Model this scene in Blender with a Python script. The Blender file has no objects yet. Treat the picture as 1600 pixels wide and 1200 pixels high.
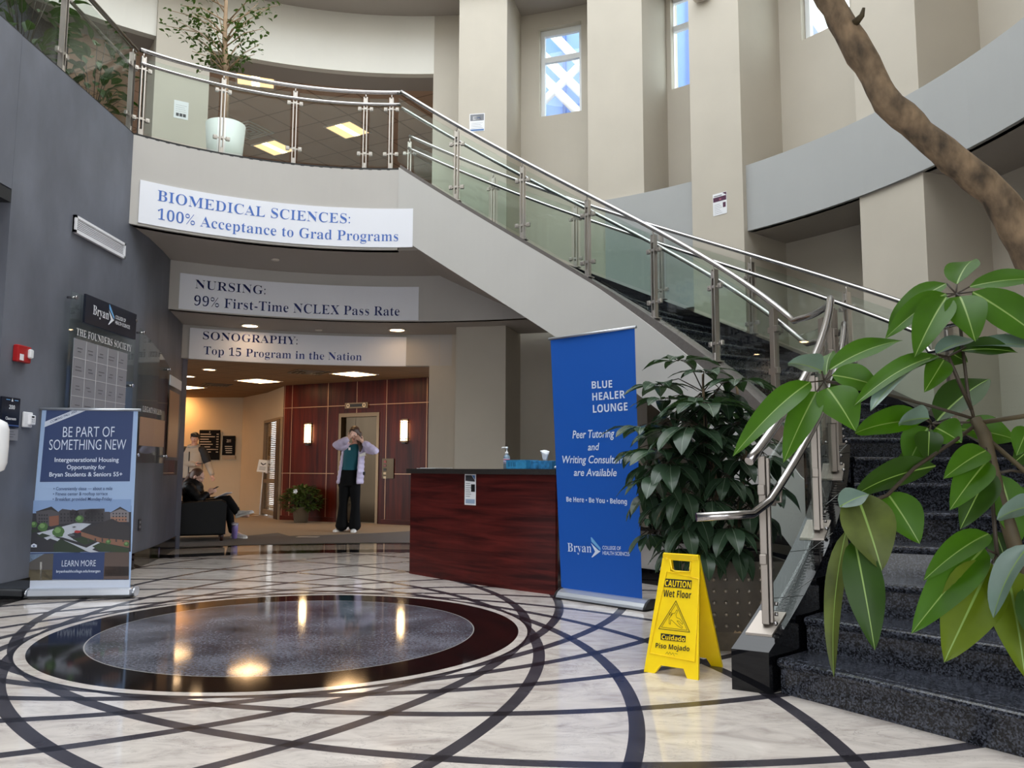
import bpy, bmesh, math, random
from mathutils import Vector, Matrix
random.seed(7)
SC = bpy.context.scene
COL = SC.collection
pi = math.pi
def rad(a): return a*pi/180

# ------------------------------------------------------------------ camera
FPX, PITCH, ROLL, EYE = 1272.0, 0.10384, 0.00343, 1.07
cd = bpy.data.cameras.new('camera'); cd.sensor_width = 36; cd.lens = FPX/1600*36
cd.clip_start = 0.05; cd.clip_end = 300
cam = bpy.data.objects.new('camera', cd); COL.objects.link(cam)
cr, sr, cp, sp = math.cos(ROLL), math.sin(ROLL), math.cos(PITCH), math.sin(PITCH)
right = Vector((cr, -sp*sr, cp*sr)); up = Vector((-sr, -sp*cr, cp*cr)); fwd = Vector((0, cp, sp))
m = Matrix((( right.x, up.x, -fwd.x, 0), (right.y, up.y, -fwd.y, 0), (right.z, up.z, -fwd.z, EYE), (0, 0, 0, 1)))
cam.matrix_world = m
SC.camera = cam

# ------------------------------------------------------------------ world, exposure
SC.view_settings.view_transform = 'Standard'; SC.view_settings.look = 'None'
SC.view_settings.exposure = 0.0; SC.view_settings.gamma = 1.0
SC.view_settings.use_curve_mapping = False
W = bpy.data.worlds.new('sky'); SC.world = W; W.use_nodes = True
wn = W.node_tree; wbg = wn.nodes['Background']
wtc = wn.nodes.new('ShaderNodeTexCoord'); wsep = wn.nodes.new('ShaderNodeSeparateXYZ')
wn.links.new(wtc.outputs['Generated'], wsep.inputs[0])
wr = wn.nodes.new('ShaderNodeValToRGB'); wn.links.new(wsep.outputs['Z'], wr.inputs[0])
e = wr.color_ramp.elements
e[0].position = 0.0; e[0].color = (0.42, 0.42, 0.43, 1)
e[1].position = 1.0; e[1].color = (0.93, 0.97, 1.0, 1)
x = e.new(0.05); x.color = (0.92, 0.95, 0.98, 1)
x = e.new(0.50); x.color = (0.86, 0.93, 1.0, 1)
wn.links.new(wr.outputs[0], wbg.inputs[0])
wbg.inputs[1].default_value = 4.9

def area_light(name, loc, size, power, color, aim=(0, 0, -1), sy=None):
    l = bpy.data.lights.new(name, 'AREA'); l.energy = power; l.color = color
    l.shape = 'RECTANGLE' if sy else 'SQUARE'; l.size = size
    if sy: l.size_y = sy
    o = bpy.data.objects.new(name, l); COL.objects.link(o); o.location = loc
    o.rotation_euler = Vector(aim).to_track_quat('-Z', 'Y').to_euler()
    return o

# ------------------------------------------------------------------ measuring helpers (photo pixel + a real surface -> point in the room)
CX, CY = -1.465, 5.543                     # centre of the round atrium
def ray(px, py):
    u, v = (px-800)/FPX, -(py-600)/FPX
    return right*u + up*v + fwd
EYEV = Vector((0, 0, EYE))
def on_z(px, py, z=0.0):
    r = ray(px, py); return EYEV + r*((z-EYE)/r.z)
def on_y(px, py, y):
    r = ray(px, py); return EYEV + r*(y/r.y)
def on_x(px, py, x):
    r = ray(px, py); return EYEV + r*(x/r.x)
def on_plane(px, py, p, n):
    r = ray(px, py); n = Vector(n); return EYEV + r*((Vector(p)-EYEV).dot(n)/r.dot(n))
def on_cyl(px, py, R):
    r = ray(px, py); a = r.x**2+r.y**2; b = -2*(r.x*CX+r.y*CY); c = CX*CX+CY*CY-R*R
    d = max(b*b-4*a*c, 0); t = (-b+d**.5)/2/a
    return EYEV + r*t
def ang(p): return math.degrees(math.atan2(p.y-CY, p.x-CX))
def P(R, a, z=0.0): return Vector((CX+R*math.cos(rad(a)), CY+R*math.sin(rad(a)), z))

# ------------------------------------------------------------------ mesh builder
class MB:
    def __init__(s): s.v = []; s.f = []; s.m = []; s.sm = []
    def add(s, verts, faces, mi=0, smooth=False, M=None):
        n = len(s.v)
        for p in verts:
            p = Vector(p)
            s.v.append(M @ p if M is not None else p)
        for f in faces: s.f.append([n+i for i in f]); s.m.append(mi); s.sm.append(smooth)
        return s
    def box(s, c, size, M=None, mi=0, rz=0.0, bev=0.0):
        a, b, d = size[0]/2, size[1]/2, size[2]/2
        c = Vector(c); R = Matrix.Rotation(rz, 3, 'Z')
        if bev <= 0:
            vs = [c + R @ Vector((x, y, z)) for x in (-a, a) for y in (-b, b) for z in (-d, d)]
            return s.add(vs, [(0,1,3,2),(4,6,7,5),(0,4,5,1),(2,3,7,6),(0,2,6,4),(1,5,7,3)], mi, False, M)
        e = bev; pr = []
        for (z, k) in ((-d, e), (-d+e, 0), (d-e, 0), (d, e)):
            aa, bb = a-k, b-k; q = e
            ring = [(-aa+q, -bb), (aa-q, -bb), (aa, -bb+q), (aa, bb-q), (aa-q, bb), (-aa+q, bb), (-aa, bb-q), (-aa, -bb+q)]
            pr.append([c + R @ Vector((x, y, z)) for x, y in ring])
        return s.rings(pr, mi, False, M=M)
    def rings(s, rings, mi=0, smooth=True, closed=True, cap0=True, cap1=True, M=None):
        n = len(rings[0]); vs = [p for r in rings for p in r]; fs = []
        for i in range(len(rings)-1):
            for j in range(n if closed else n-1):
                k = (j+1) % n
                fs.append((i*n+j, i*n+k, (i+1)*n+k, (i+1)*n+j))
        s.add(vs, fs, mi, smooth, M); base = len(s.v)-len(vs)
        if closed and cap0: s.f.append([base+j for j in range(n)][::-1]); s.m.append(mi); s.sm.append(False)
        if closed and cap1: s.f.append([base+(len(rings)-1)*n+j for j in range(n)]); s.m.append(mi); s.sm.append(False)
        return s
    def tube(s, pts, r, n=10, mi=0, M=None, closed=False, flat=None):
        pts = [Vector(p) for p in pts]; L = len(pts); rr = r if isinstance(r, (list, tuple)) else [r]*L
        rings = []; nv = None
        for i, p in enumerate(pts):
            a = pts[i-1] if i > 0 else (pts[-1] if closed else p); b = pts[i+1] if i < L-1 else (pts[0] if closed else p)
            t = (b-a).normalized()
            if nv is None:
                nv = t.cross(Vector((0, 0, 1)))
                if nv.length < 1e-3: nv = t.cross(Vector((1, 0, 0)))
            nv = (nv - t*nv.dot(t)).normalized(); bn = t.cross(nv)
            k2 = flat if flat else 1.0
            rings.append([p + nv*math.cos(2*pi*j/n)*rr[i] + bn*math.sin(2*pi*j/n)*rr[i]*k2 for j in range(n)])
        if closed: rings.append(rings[0]); return s.rings(rings, mi, True, cap0=False, cap1=False, M=M)
        return s.rings(rings, mi, True, M=M)
    def lathe(s, prof, c=(0, 0, 0), n=20, mi=0, M=None, sx=1.0, sy=1.0):
        c = Vector(c)
        rings = [[c + Vector((r*sx*math.cos(2*pi*j/n), r*sy*math.sin(2*pi*j/n), z)) for j in range(n)] for r, z in prof]
        return s.rings(rings, mi, True, M=M)
    def prism(s, poly, h, origin, u, v, w, mi=0, M=None):
        o, u, v, w = Vector(origin), Vector(u), Vector(v), Vector(w)
        a = [o+u*x+v*y for x, y in poly]; b = [p+w*h for p in a]
        return s.rings([a, b], mi, False, M=M)
    def ball(s, c, r, n=12, mi=0, M=None, sz=1.0):
        prof = [(r*math.sin(pi*i/8)+1e-5, -r*sz*math.cos(pi*i/8)) for i in range(9)]
        return s.lathe(prof, c, n, mi, M)
    def arc(s, R0, R1, a0, a1, z0, z1, n=24, mi=0):
        """ring sector solid; z0/z1 may be functions of the angle"""
        f0 = z0 if callable(z0) else (lambda a: z0); f1 = z1 if callable(z1) else (lambda a: z1)
        g0 = R0 if callable(R0) else (lambda a: R0); g1 = R1 if callable(R1) else (lambda a: R1)
        rings = []
        for i in range(n+1):
            a = a0+(a1-a0)*i/n
            rings.append([P(g0(a), a, f0(a)), P(g1(a), a, f0(a)), P(g1(a), a, f1(a)), P(g0(a), a, f1(a))])
        return s.rings(rings, mi, False)
    def build(s, name, mats, parent=None, world=True, **tags):
        me = bpy.data.meshes.new(name)
        me.from_pydata([tuple(p) for p in s.v], [], s.f)
        if not isinstance(mats, (list, tuple)): mats = [mats]
        for q in mats: me.materials.append(q)
        for i, p in enumerate(me.polygons):
            p.material_index = min(s.m[i], len(mats)-1); p.use_smooth = s.sm[i]
        bm = bmesh.new(); bm.from_mesh(me)
        bmesh.ops.recalc_face_normals(bm, faces=bm.faces); bm.to_mesh(me); bm.free()
        me.update()
        return link(name, me, parent, world, **tags)

def link(name, me, parent=None, world=True, **tags):
    o = bpy.data.objects.new(name, me); COL.objects.link(o)
    if parent is not None:
        o.parent = parent
        if world: o.matrix_parent_inverse = root_matrix(parent).inverted()
    for k, v in tags.items(): o[k] = v
    return o
def root_matrix(o):
    M = o.matrix_basis.copy()
    if o.parent is not None: M = root_matrix(o.parent) @ o.matrix_parent_inverse @ M
    return M
def thing(name, label, cat, loc=(0, 0, 0), rz=0.0, group=None):
    o = bpy.data.objects.new(name, None); COL.objects.link(o)
    o.location = loc; o.rotation_euler = (0, 0, rz); o.empty_display_size = 0.1
    o['label'] = label; o['category'] = cat
    group = group or GROUPS.get((name, cat))
    if group: o['group'] = group
    return o
GROUPS = {('downlight', 'ceiling light'): 'recessed downlights', ('troffer_light', 'ceiling light'): 'square lit ceiling panels', ('sprinkler', 'sprinkler'): 'sprinkler covers',
          ('air_diffuser', 'air vent'): 'square air diffusers', ('wall_sconce', 'wall lamp'): 'elevator wall sconces', ('paper_notice', 'paper notice'): 'paper notices on the piers',
          ('rollup_banner', 'banner'): 'roll-up banners', ('donor_glass_panel', 'wall sign'): 'glass donor panels', ('bed_plant', 'plant'): 'plants in the stone bed', ('balcony_plant', 'plant'): 'plants behind the upper railing',
          ('paper_sheets', 'paper'): 'papers on the desk top', ('person', 'person'): 'people in the lobby', ('biomedical_sign', 'sign'): 'white signs on the tiers', ('nursing_sign', 'sign'): 'white signs on the tiers', ('sonography_sign', 'sign'): 'white signs on the tiers'}
def S(name, mb, mat): return mb.build(name, mat, None, kind='structure')
def copy_tree(o, parent=None):
    c = o.copy(); COL.objects.link(c)
    if parent is not None: c.parent = parent; c.matrix_parent_inverse = o.matrix_parent_inverse.copy()
    for ch in [q for q in bpy.data.objects if q.parent == o]: copy_tree(ch, c)
    return c

# ------------------------------------------------------------------ materials
def srgb(r, g, b):
    def f(c):
        c /= 255.0
        return c/12.92 if c <= 0.04045 else ((c+0.055)/1.055)**2.4
    return (f(r), f(g), f(b), 1.0)
def mat(name, col, rough=0.5, metal=0.0, emit=None, es=0.0, noise=0.0, nscale=6.0, stretch=None, spec=0.5, coat=0.0, bump=0.0, bscale=40.0, aniso=0.0, col2=None, trans=0.0, sheen=0.0):
    M = bpy.data.materials.new(name); M.use_nodes = True; nt = M.node_tree; b = nt.nodes['Principled BSDF']
    c = col if len(col) == 4 else (*col, 1)
    b.inputs['Base Color'].default_value = c; b.inputs['Roughness'].default_value = rough
    b.inputs['Metallic'].default_value = metal; b.inputs['Specular IOR Level'].default_value = spec
    b.inputs['Coat Weight'].default_value = coat; b.inputs['Anisotropic'].default_value = aniso
    b.inputs['Transmission Weight'].default_value = trans
    if sheen: b.inputs['Sheen Weight'].default_value = sheen
    if emit: b.inputs['Emission Color'].default_value = (*emit[:3], 1); b.inputs['Emission Strength'].default_value = es
    if noise or col2 or bump:
        tc = nt.nodes.new('ShaderNodeTexCoord'); mp = nt.nodes.new('ShaderNodeMapping'); nt.links.new(tc.outputs['Object'], mp.inputs[0])
        if stretch: mp.inputs['Scale'].default_value = stretch
    if noise or col2:
        nz = nt.nodes.new('ShaderNodeTexNoise'); nz.inputs['Scale'].default_value = nscale; nz.inputs['Detail'].default_value = 6
        nt.links.new(mp.outputs[0], nz.inputs[0])
        rp = nt.nodes.new('ShaderNodeValToRGB'); rp.color_ramp.elements[0].position = 0.3; rp.color_ramp.elements[1].position = 0.7
        if col2 is None:
            c0 = tuple(max(0, v*(1-noise)) for v in c[:3]); c1 = tuple(min(1, v*(1+noise)) for v in c[:3])
        else: c0, c1 = c[:3], col2[:3]
        rp.color_ramp.elements[0].color = (*c0, 1); rp.color_ramp.elements[1].color = (*c1, 1)
        nt.links.new(nz.outputs[0], rp.inputs[0]); nt.links.new(rp.outputs[0], b.inputs['Base Color'])
    if bump:
        bz = nt.nodes.new('ShaderNodeTexNoise'); bz.inputs['Scale'].default_value = bscale; nt.links.new(mp.outputs[0], bz.inputs[0])
        bp = nt.nodes.new('ShaderNodeBump'); bp.inputs['Strength'].default_value = bump; bp.inputs['Distance'].default_value = 0.01
        nt.links.new(bz.outputs[0], bp.inputs['Height']); nt.links.new(bp.outputs[0], b.inputs['Normal'])
    return M
class NT:
    """tiny helper to chain math nodes"""
    def __init__(s, M): s.nt = M.node_tree
    def new(s, t): return s.nt.nodes.new(t)
    def ln(s, a, b): s.nt.links.new(a, b)
    def m(s, op, a, b=None, c=None):
        n = s.new('ShaderNodeMath'); n.operation = op
        for i, v in enumerate((a, b, c)):
            if v is None: continue
            if isinstance(v, (int, float)): n.inputs[i].default_value = v
            else: s.ln(v, n.inputs[i])
        return n.outputs[0]
    def mix(s, f, a, b):
        n = s.new('ShaderNodeMix'); n.data_type = 'RGBA'
        if isinstance(f, (int, float)): n.inputs[0].default_value = f
        else: s.ln(f, n.inputs[0])
        for i, v in ((6, a), (7, b)):
            if isinstance(v, tuple): n.inputs[i].default_value = v
            else: s.ln(v, n.inputs[i])
        return n.outputs[2]
def glass_mat(name, tint, ior=1.5, rough=0.0):
    M = bpy.data.materials.new(name); M.use_nodes = True; nt = M.node_tree; nt.nodes.remove(nt.nodes['Principled BSDF'])
    out = nt.nodes['Material Output']
    tr = nt.nodes.new('ShaderNodeBsdfTransparent'); tr.inputs[0].default_value = tint
    gl = nt.nodes.new('ShaderNodeBsdfGlossy'); gl.inputs['Roughness'].default_value = rough
    fr = nt.nodes.new('ShaderNodeFresnel'); ge = nt.nodes.new('ShaderNodeNewGeometry'); mr = nt.nodes.new('ShaderNodeMapRange')
    mr.inputs['To Min'].default_value = ior; mr.inputs['To Max'].default_value = 1/ior
    nt.links.new(ge.outputs['Backfacing'], mr.inputs[0]); nt.links.new(mr.outputs[0], fr.inputs[0])
    mx = nt.nodes.new('ShaderNodeMixShader')
    nt.links.new(fr.outputs[0], mx.inputs[0]); nt.links.new(tr.outputs[0], mx.inputs[1]); nt.links.new(gl.outputs[0], mx.inputs[2])
    nt.links.new(mx.outputs[0], out.inputs[0])
    return M

CREAM = mat('cream_paint', srgb(190, 182, 168), 0.75, noise=0.03, nscale=2.0, bump=0.05, bscale=60)
CREAM_BAND = mat('cream_plaster', srgb(228, 224, 214), 0.75, noise=0.02, nscale=2.0)
TAUPE = mat('taupe_paint', srgb(188, 184, 179), 0.75, noise=0.02, nscale=2.0)
GREY_BAND = mat('pale_grey_paint', srgb(166, 167, 166), 0.75, noise=0.02, nscale=1.5)
SOFFIT = mat('soffit_paint', srgb(168, 160, 152), 0.8)
LOBBY = mat('beige_paint', srgb(186, 168, 140), 0.7, noise=0.03, nscale=2)
SLATE = mat('slate_grey_plaster', srgb(103, 106, 116), 0.5, noise=0.22, nscale=2.2, stretch=(1, 1, 0.6), spec=0.4)
STEEL = mat('brushed_steel', srgb(196, 190, 184), 0.36, 1.0, noise=0.06, nscale=30, stretch=(1, 1, 0.1))
CHROME = mat('polished_steel', srgb(176, 173, 173), 0.2, 1.0)
BLACKGLOSS = mat('black_polished_tile', srgb(11, 11, 14), 0.03, spec=0.42)
BLACK = mat('black_matte', srgb(18, 18, 20), 0.45)
WHITE = mat('white_satin', srgb(236, 236, 240), 0.4)
PAPER = mat('white_paper', srgb(232, 233, 236), 0.6)
GLASS = glass_mat('green_tinted_glass', (0.925, 0.965, 0.945, 1), 1.40)
GLASSCLEAR = glass_mat('clear_glass', (0.93, 0.97, 0.95, 1), 1.42)
GEDGE = mat('glass_edge_green', srgb(120, 165, 150), 0.15, trans=0.3)

# ------------------------------------------------------------------ lettering
def _map(s, up0, lo0, dg0):
    o = ''
    for c in s:
        if 'A' <= c <= 'Z': o += chr(up0+ord(c)-65)
        elif 'a' <= c <= 'z': o += chr(lo0+ord(c)-97)
        elif c.isdigit() and dg0: o += chr(dg0+ord(c)-48)
        else: o += c
    return o
def text_raw(s, style='sans', bold=0.0):
    """outline letters as (verts2d, faces); styles: sans, serif (roman, thinned stems), script"""
    off = bold
    if style == 'serif': s = _map(s, 0x1D400, 0x1D41A, 0x1D7CE)
    if style == 'script': s = _map(s, 0x1D4D0, 0x1D4EA, 0)
    if style == 'ssans': s = _map(s, 0x1D5D4, 0x1D5EE, 0x1D7EC)
    def mk(off):
        c = bpy.data.curves.new('lettering', 'FONT'); c.body = s; c.size = 1.0; c.resolution_u = 3; c.offset = off
        if style == 'sans_italic': c.shear = 0.2
        o = bpy.data.objects.new('lettering', c)
        me = bpy.data.meshes.new_from_object(o)
        v = [(p.co.x, p.co.y) for p in me.vertices]; f = [tuple(q.vertices) for q in me.polygons]
        bpy.data.objects.remove(o); bpy.data.meshes.remove(me); bpy.data.curves.remove(c)
        return v, f
    v, f = mk(off if off or style != 'serif' else 0.0001)
    if style == 'serif':
        w, g = mk(-0.016)
        if len(w) == len(v): v = [(a[0], b[1]) for a, b in zip(w, v)]
    return v, f
CAPH = {}
def cap_h(style):
    if style not in CAPH:
        v, f = text_raw('H', style); CAPH[style] = max(p[1] for p in v)
    return CAPH[style]
def letters(name, s, mapf, u0, u1, v0, cap, mat_, parent, style='sans', bold=0.0):
    """lettering from u0 to u1 (metres or degrees), baseline v0, capital height cap; mapf(u, v) -> point on the sign"""
    v, f = text_raw(s, style, bold)
    if not v: return None
    x0 = min(p[0] for p in v); x1 = max(p[0] for p in v); k = (u1-u0)/max(x1-x0, 1e-6); ky = cap/cap_h(style)
    pts = [tuple(mapf(u0+(p[0]-x0)*k, v0+p[1]*ky)) for p in v]
    # one mesh per word: letters whose outlines lie closer than a space belong together
    par = list(range(len(v)))
    def find(i):
        while par[i] != i: par[i] = par[par[i]]; i = par[i]
        return i
    for q in f:
        for i in q[1:]: par[find(i)] = find(q[0])
    rng = {}
    for i in range(len(v)):
        r_ = find(i); lo, hi = rng.get(r_, (9e9, -9e9)); rng[r_] = (min(lo, v[i][0]), max(hi, v[i][0]))
    word, end, wid = {}, -9e9, -1
    for r_, (lo, hi) in sorted(rng.items(), key=lambda t: t[1][0]):
        if lo-end > .17: wid += 1
        word[r_] = wid; end = max(end, hi)
    o = None
    for w_ in range(wid+1):
        ids = [i for i in range(len(v)) if word[find(i)] == w_]; ix = {i: n_ for n_, i in enumerate(ids)}
        fs = [[ix[i] for i in q] for q in f if word[find(q[0])] == w_]
        me = bpy.data.meshes.new(name); me.from_pydata([pts[i] for i in ids], [], fs); me.materials.append(mat_); me.update()
        o = link(name, me, parent)
    return o
def plane_map(o, u, v, lift=0.002):
    o, u, v = Vector(o), Vector(u).normalized(), Vector(v).normalized(); n_ = u.cross(v)
    return lambda a, b: o+u*a+v*b+n_*lift
def flat(name, poly, mapf, mat_, parent):
    me = bpy.data.meshes.new(name); me.from_pydata([tuple(mapf(a, b)) for a, b in poly], [], [list(range(len(poly)))]); me.materials.append(mat_); me.update()
    return link(name, me, parent)
def rectp(u0, u1, v0, v1): return [(u0, v0), (u1, v0), (u1, v1), (u0, v1)]
# ================================================================== SETTING
# ---- floor: marble with inlaid arcs and a black medallion
def floor_material():
    M = bpy.data.materials.new('marble_floor'); M.use_nodes = True; n = NT(M); b = M.node_tree.nodes['Principled BSDF']
    g = n.new('ShaderNodeNewGeometry'); sp_ = n.new('ShaderNodeSeparateXYZ'); n.ln(g.outputs['Position'], sp_.inputs[0])
    x = n.m('SUBTRACT', sp_.outputs[0], CX); y = n.m('SUBTRACT', sp_.outputs[1], CY)
    rho = n.m('SQRT', n.m('ADD', n.m('MULTIPLY', x, x), n.m('MULTIPLY', y, y)))
    th = n.m('ARCTAN2', y, x)
    off, r = 2.53, 4.10
    # inlaid circles: where a circle of radius r about off*u(alpha) is cut at radius rho
    cphi = n.m('DIVIDE', n.m('ADD', n.m('MULTIPLY', rho, rho), off*off-r*r), n.m('MULTIPLY', rho, 2*off))
    phi = n.m('ARCCOSINE', n.m('MINIMUM', n.m('MAXIMUM', cphi, -1.0), 1.0))
    met = n.m('DIVIDE', n.m('MULTIPLY', rho, n.m('MULTIPLY', n.m('SINE', phi), off)), r)
    step = rad(22.5)
    def fam(sign, a0):
        t = n.m('SUBTRACT', n.m('ADD', th, phi) if sign > 0 else n.m('SUBTRACT', th, phi), rad(a0))
        f = n.m('FRACT', n.m('ADD', n.m('DIVIDE', t, step), 0.5))
        d = n.m('MULTIPLY', n.m('ABSOLUTE', n.m('SUBTRACT', f, 0.5)), step)
        return n.m('LESS_THAN', n.m('MULTIPLY', d, met), 0.034)
    A = fam(1, 18.0); B = fam(-1, 12.6)
    inr = n.m('MULTIPLY', n.m('GREATER_THAN', rho, 1.572), n.m('LESS_THAN', rho, 5.05))
    line = n.m('MULTIPLY', n.m('MAXIMUM', A, B), inr); cross = n.m('MULTIPLY', n.m('MULTIPLY', A, B), inr)
    # marble
    tc = n.new('ShaderNodeTexCoord'); mp = n.new('ShaderNodeMapping'); n.ln(tc.outputs['Object'], mp.inputs[0])
    mp.inputs['Rotation'].default_value = (0, 0, 0.5); mp.inputs['Scale'].default_value = (1.0, 2.2, 1)
    nz = n.new('ShaderNodeTexNoise'); nz.inputs['Scale'].default_value = 2.6; nz.inputs['Detail'].default_value = 8; nz.inputs['Distortion'].default_value = 1.6; nz.inputs['Roughness'].default_value = 0.62
    n.ln(mp.outputs[0], nz.inputs[0])
    rp = n.new('ShaderNodeValToRGB'); el = rp.color_ramp.elements
    el[0].position = .30; el[0].color = srgb(176, 166, 160); el[1].position = .72; el[1].color = srgb(223, 215, 207)
    q = el.new(.5); q.color = srgb(207, 198, 191)
    n.ln(nz.outputs[0], rp.inputs[0])
    nv = n.new('ShaderNodeTexNoise'); nv.inputs['Scale'].default_value = 1.3; nv.inputs['Detail'].default_value = 10; nv.inputs['Distortion'].default_value = 1.0; nv.inputs['Roughness'].default_value = .7
    n.ln(mp.outputs[0], nv.inputs[0])
    vein = n.m('LESS_THAN', n.m('ABSOLUTE', n.m('SUBTRACT', nv.outputs[0], 0.5)), 0.0045)
    marble = n.mix(n.m('MULTIPLY', vein, 0.35), rp.outputs[0], srgb(120, 112, 110))
    # dark strip stone
    ns = n.new('ShaderNodeTexNoise'); ns.inputs['Scale'].default_value = 5; ns.inputs['Detail'].default_value = 3; n.ln(tc.outputs['Object'], ns.inputs[0])
    strip = n.mix(ns.outputs[0], srgb(34, 32, 40), srgb(78, 75, 81))
    c = n.mix(line, marble, strip); c = n.mix(cross, c, srgb(30, 28, 34))
    # outer bands
    def between(a, bb): return n.m('MULTIPLY', n.m('GREATER_THAN', rho, a), n.m('LESS_THAN', rho, bb))
    dark = srgb(24, 20, 20)
    c = n.mix(between(5.05, 5.44), c, dark); c = n.mix(between(6.15, 6.5), c, dark)
    c = n.mix(between(5.44, 6.15), c, srgb(178, 166, 152))
    # medallion: black ring and speckled grey granite centre
    n2 = n.new('ShaderNodeTexNoise'); n2.inputs['Scale'].default_value = 55; n2.inputs['Detail'].default_value = 6; n2.inputs['Roughness'].default_value = .75
    n.ln(tc.outputs['Object'], n2.inputs[0])
    n3 = n.new('ShaderNodeTexNoise'); n3.inputs['Scale'].default_value = 2.6; n3.inputs['Detail'].default_value = 6; n.ln(tc.outputs['Object'], n3.inputs[0])
    r2 = n.new('ShaderNodeValToRGB'); r2.color_ramp.elements[0].position = .42; r2.color_ramp.elements[0].color = srgb(26, 26, 32); r2.color_ramp.elements[1].position = .68; r2.color_ramp.elements[1].color = srgb(128, 130, 142)
    n.ln(n.m('ADD', n.m('MULTIPLY', n2.outputs[0], .7), n.m('MULTIPLY', n3.outputs[0], .36)), r2.inputs[0])
    c = n.mix(n.m('LESS_THAN', rho, 1.513), c, srgb(17, 14, 15))
    ins = n.m('LESS_THAN', rho, 1.215)
    c = n.mix(ins, c, r2.outputs[0])
    edge = between(1.211, 1.219); c = n.mix(edge, c, srgb(150, 148, 146))
    n.ln(c, b.inputs['Base Color'])
    nr = n.new('ShaderNodeTexNoise'); nr.inputs['Scale'].default_value = 1.2; nr.inputs['Detail'].default_value = 4; n.ln(tc.outputs['Object'], nr.inputs[0])
    n.ln(n.m('ADD', n.m('ADD', n.m('MULTIPLY', nr.outputs[0], .07), .035), n.m('MULTIPLY', line, .2)), b.inputs['Roughness'])
    n.ln(n.m('SUBTRACT', n.m('SUBTRACT', .46, n.m('MULTIPLY', n.m('LESS_THAN', rho, 1.513), .24)), n.m('MULTIPLY', line, .22)), b.inputs['Specular IOR Level'])
    return M
FLOORM = floor_material()
S('floor', MB().add([(-14, -6, 0), (14, -6, 0), (14, 30, 0), (-14, 30, 0)], [(0, 1, 2, 3)]), FLOORM)
CARPET = mat('carpet_taupe', srgb(142, 122, 98), 0.95, noise=0.12, nscale=90, bump=0.3, bscale=200)
CARPETD = mat('carpet_grey_brown', srgb(96, 88, 80), 0.95, noise=0.12, nscale=90, bump=0.3, bscale=200)
arcp = [P(6.39, a) for a in range(148, 70, -3)]
poly = [(p.x, p.y) for p in arcp] + [(3, 24), (-13, 24)]
S('floor_2', MB().prism(poly, 0.006, (0, 0, 0), (1, 0, 0), (0, 1, 0), (0, 0, 1)), CARPETD)
# lighter field of the carpet beyond a sweeping curve
field = [(-4.9, 12.7), (-4.2, 12.9), (-3.85, 13.6), (-3.5, 13.0), (-3.0, 13.2), (-2.3, 13.6), (-1.4, 14.4), (-1, 15.0), (-1, 23.5), (-12, 23.5), (-12, 12.7)]
S('floor_3', MB().prism(field, 0.004, (0, 0, 0.005), (1, 0, 0), (0, 1, 0), (0, 0, 1)), CARPET)

# ---- slate grey wall on the left with its black tile base
WL = [(-3.97, 6.26), (-3.965, 7.2), (-3.965, 8.1), (-4.0, 8.75), (-4.08, 9.3), (-4.18, 9.8), (-4.31, 10.35), (-4.46, 10.95)]
def wall_left_x(y):
    for (x0, y0), (x1, y1) in zip(WL, WL[1:]):
        if y <= y1: return x0+(x1-x0)*(y-y0)/(y1-y0)
    return WL[-1][0]
def offset_poly(pl, d, z0, z1, mb, mi=0):
    rings = []
    for i, (x, y) in enumerate(pl):
        a = Vector(pl[max(i-1, 0)]); b_ = Vector(pl[min(i+1, len(pl)-1)]); t = (b_-a).normalized(); nn = Vector((t.y, -t.x))
        o = Vector((x, y)) + nn*d
        inner = Vector((x, y)) - nn*0.22
        rings.append([(o.x, o.y, z0), (o.x, o.y, z1), (inner.x, inner.y, z1), (inner.x, inner.y, z0)])
    return mb.rings(rings, mi, False)
S('wall_left', offset_poly(WL, 0.0, 0, 4.54, MB()).box((-5.3, 11.0, 2.27), (1.7, .16, 4.54)), SLATE)
S('wall_left_upper', MB().box((-4.07, 3.1, 3.9), (0.21, 6.3, 1.28)).box((-4.5, 4.2, 1.9), (0.12, 4.1, 3.0)), SLATE)
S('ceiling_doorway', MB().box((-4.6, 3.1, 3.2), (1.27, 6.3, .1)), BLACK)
S('baseboard_left', offset_poly(WL, 0.012, 0, 0.17, MB()), BLACKGLOSS)

# ---- balcony tiers over the lobby opening (concentric with the medallion)
S('wall_balcony_front', MB().arc(3.66, 3.78, 87.9, 140, 3.585, 4.54, 30), TAUPE)
S('ceiling_tier', MB().arc(3.70, 5.0, 66, 142, 3.585, 3.66, 36), SOFFIT)
S('wall_tier_middle', MB().arc(4.95, 5.05, 66, 142, 2.98, 3.62, 36), TAUPE)
S('ceiling_tier_2', MB().arc(4.97, 6.1, 66, 142, 2.98, 3.05, 36), SOFFIT)
S('wall_tier_inner', MB().arc(6.0, 6.12, 84, 142, 2.53, 3.0, 30), TAUPE)
TILE = None
def ceiling_tile_material(name, base, w, rot, groove):
    M = mat(name, base, 0.9); n = NT(M); b = M.node_tree.nodes['Principled BSDF']
    tc = n.new('ShaderNodeTexCoord'); mp = n.new('ShaderNodeMapping'); n.ln(tc.outputs['Object'], mp.inputs[0]); mp.inputs['Rotation'].default_value = (0, 0, rot)
    s_ = n.new('ShaderNodeSeparateXYZ'); n.ln(mp.outputs[0], s_.inputs[0])
    def g(o): 
        f = n.m('FRACT', n.m('DIVIDE', o, w)); return n.m('LESS_THAN', f, groove)
    n.ln(n.mix(n.m('MAXIMUM', g(s_.outputs[0]), g(s_.outputs[1])), base, tuple(v*.55 for v in base[:3])+(1,)), b.inputs['Base Color'])
    return M
TILE1 = ceiling_tile_material('acoustic_tile', srgb(130, 100, 68), .61, 0.55, .03)
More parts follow.
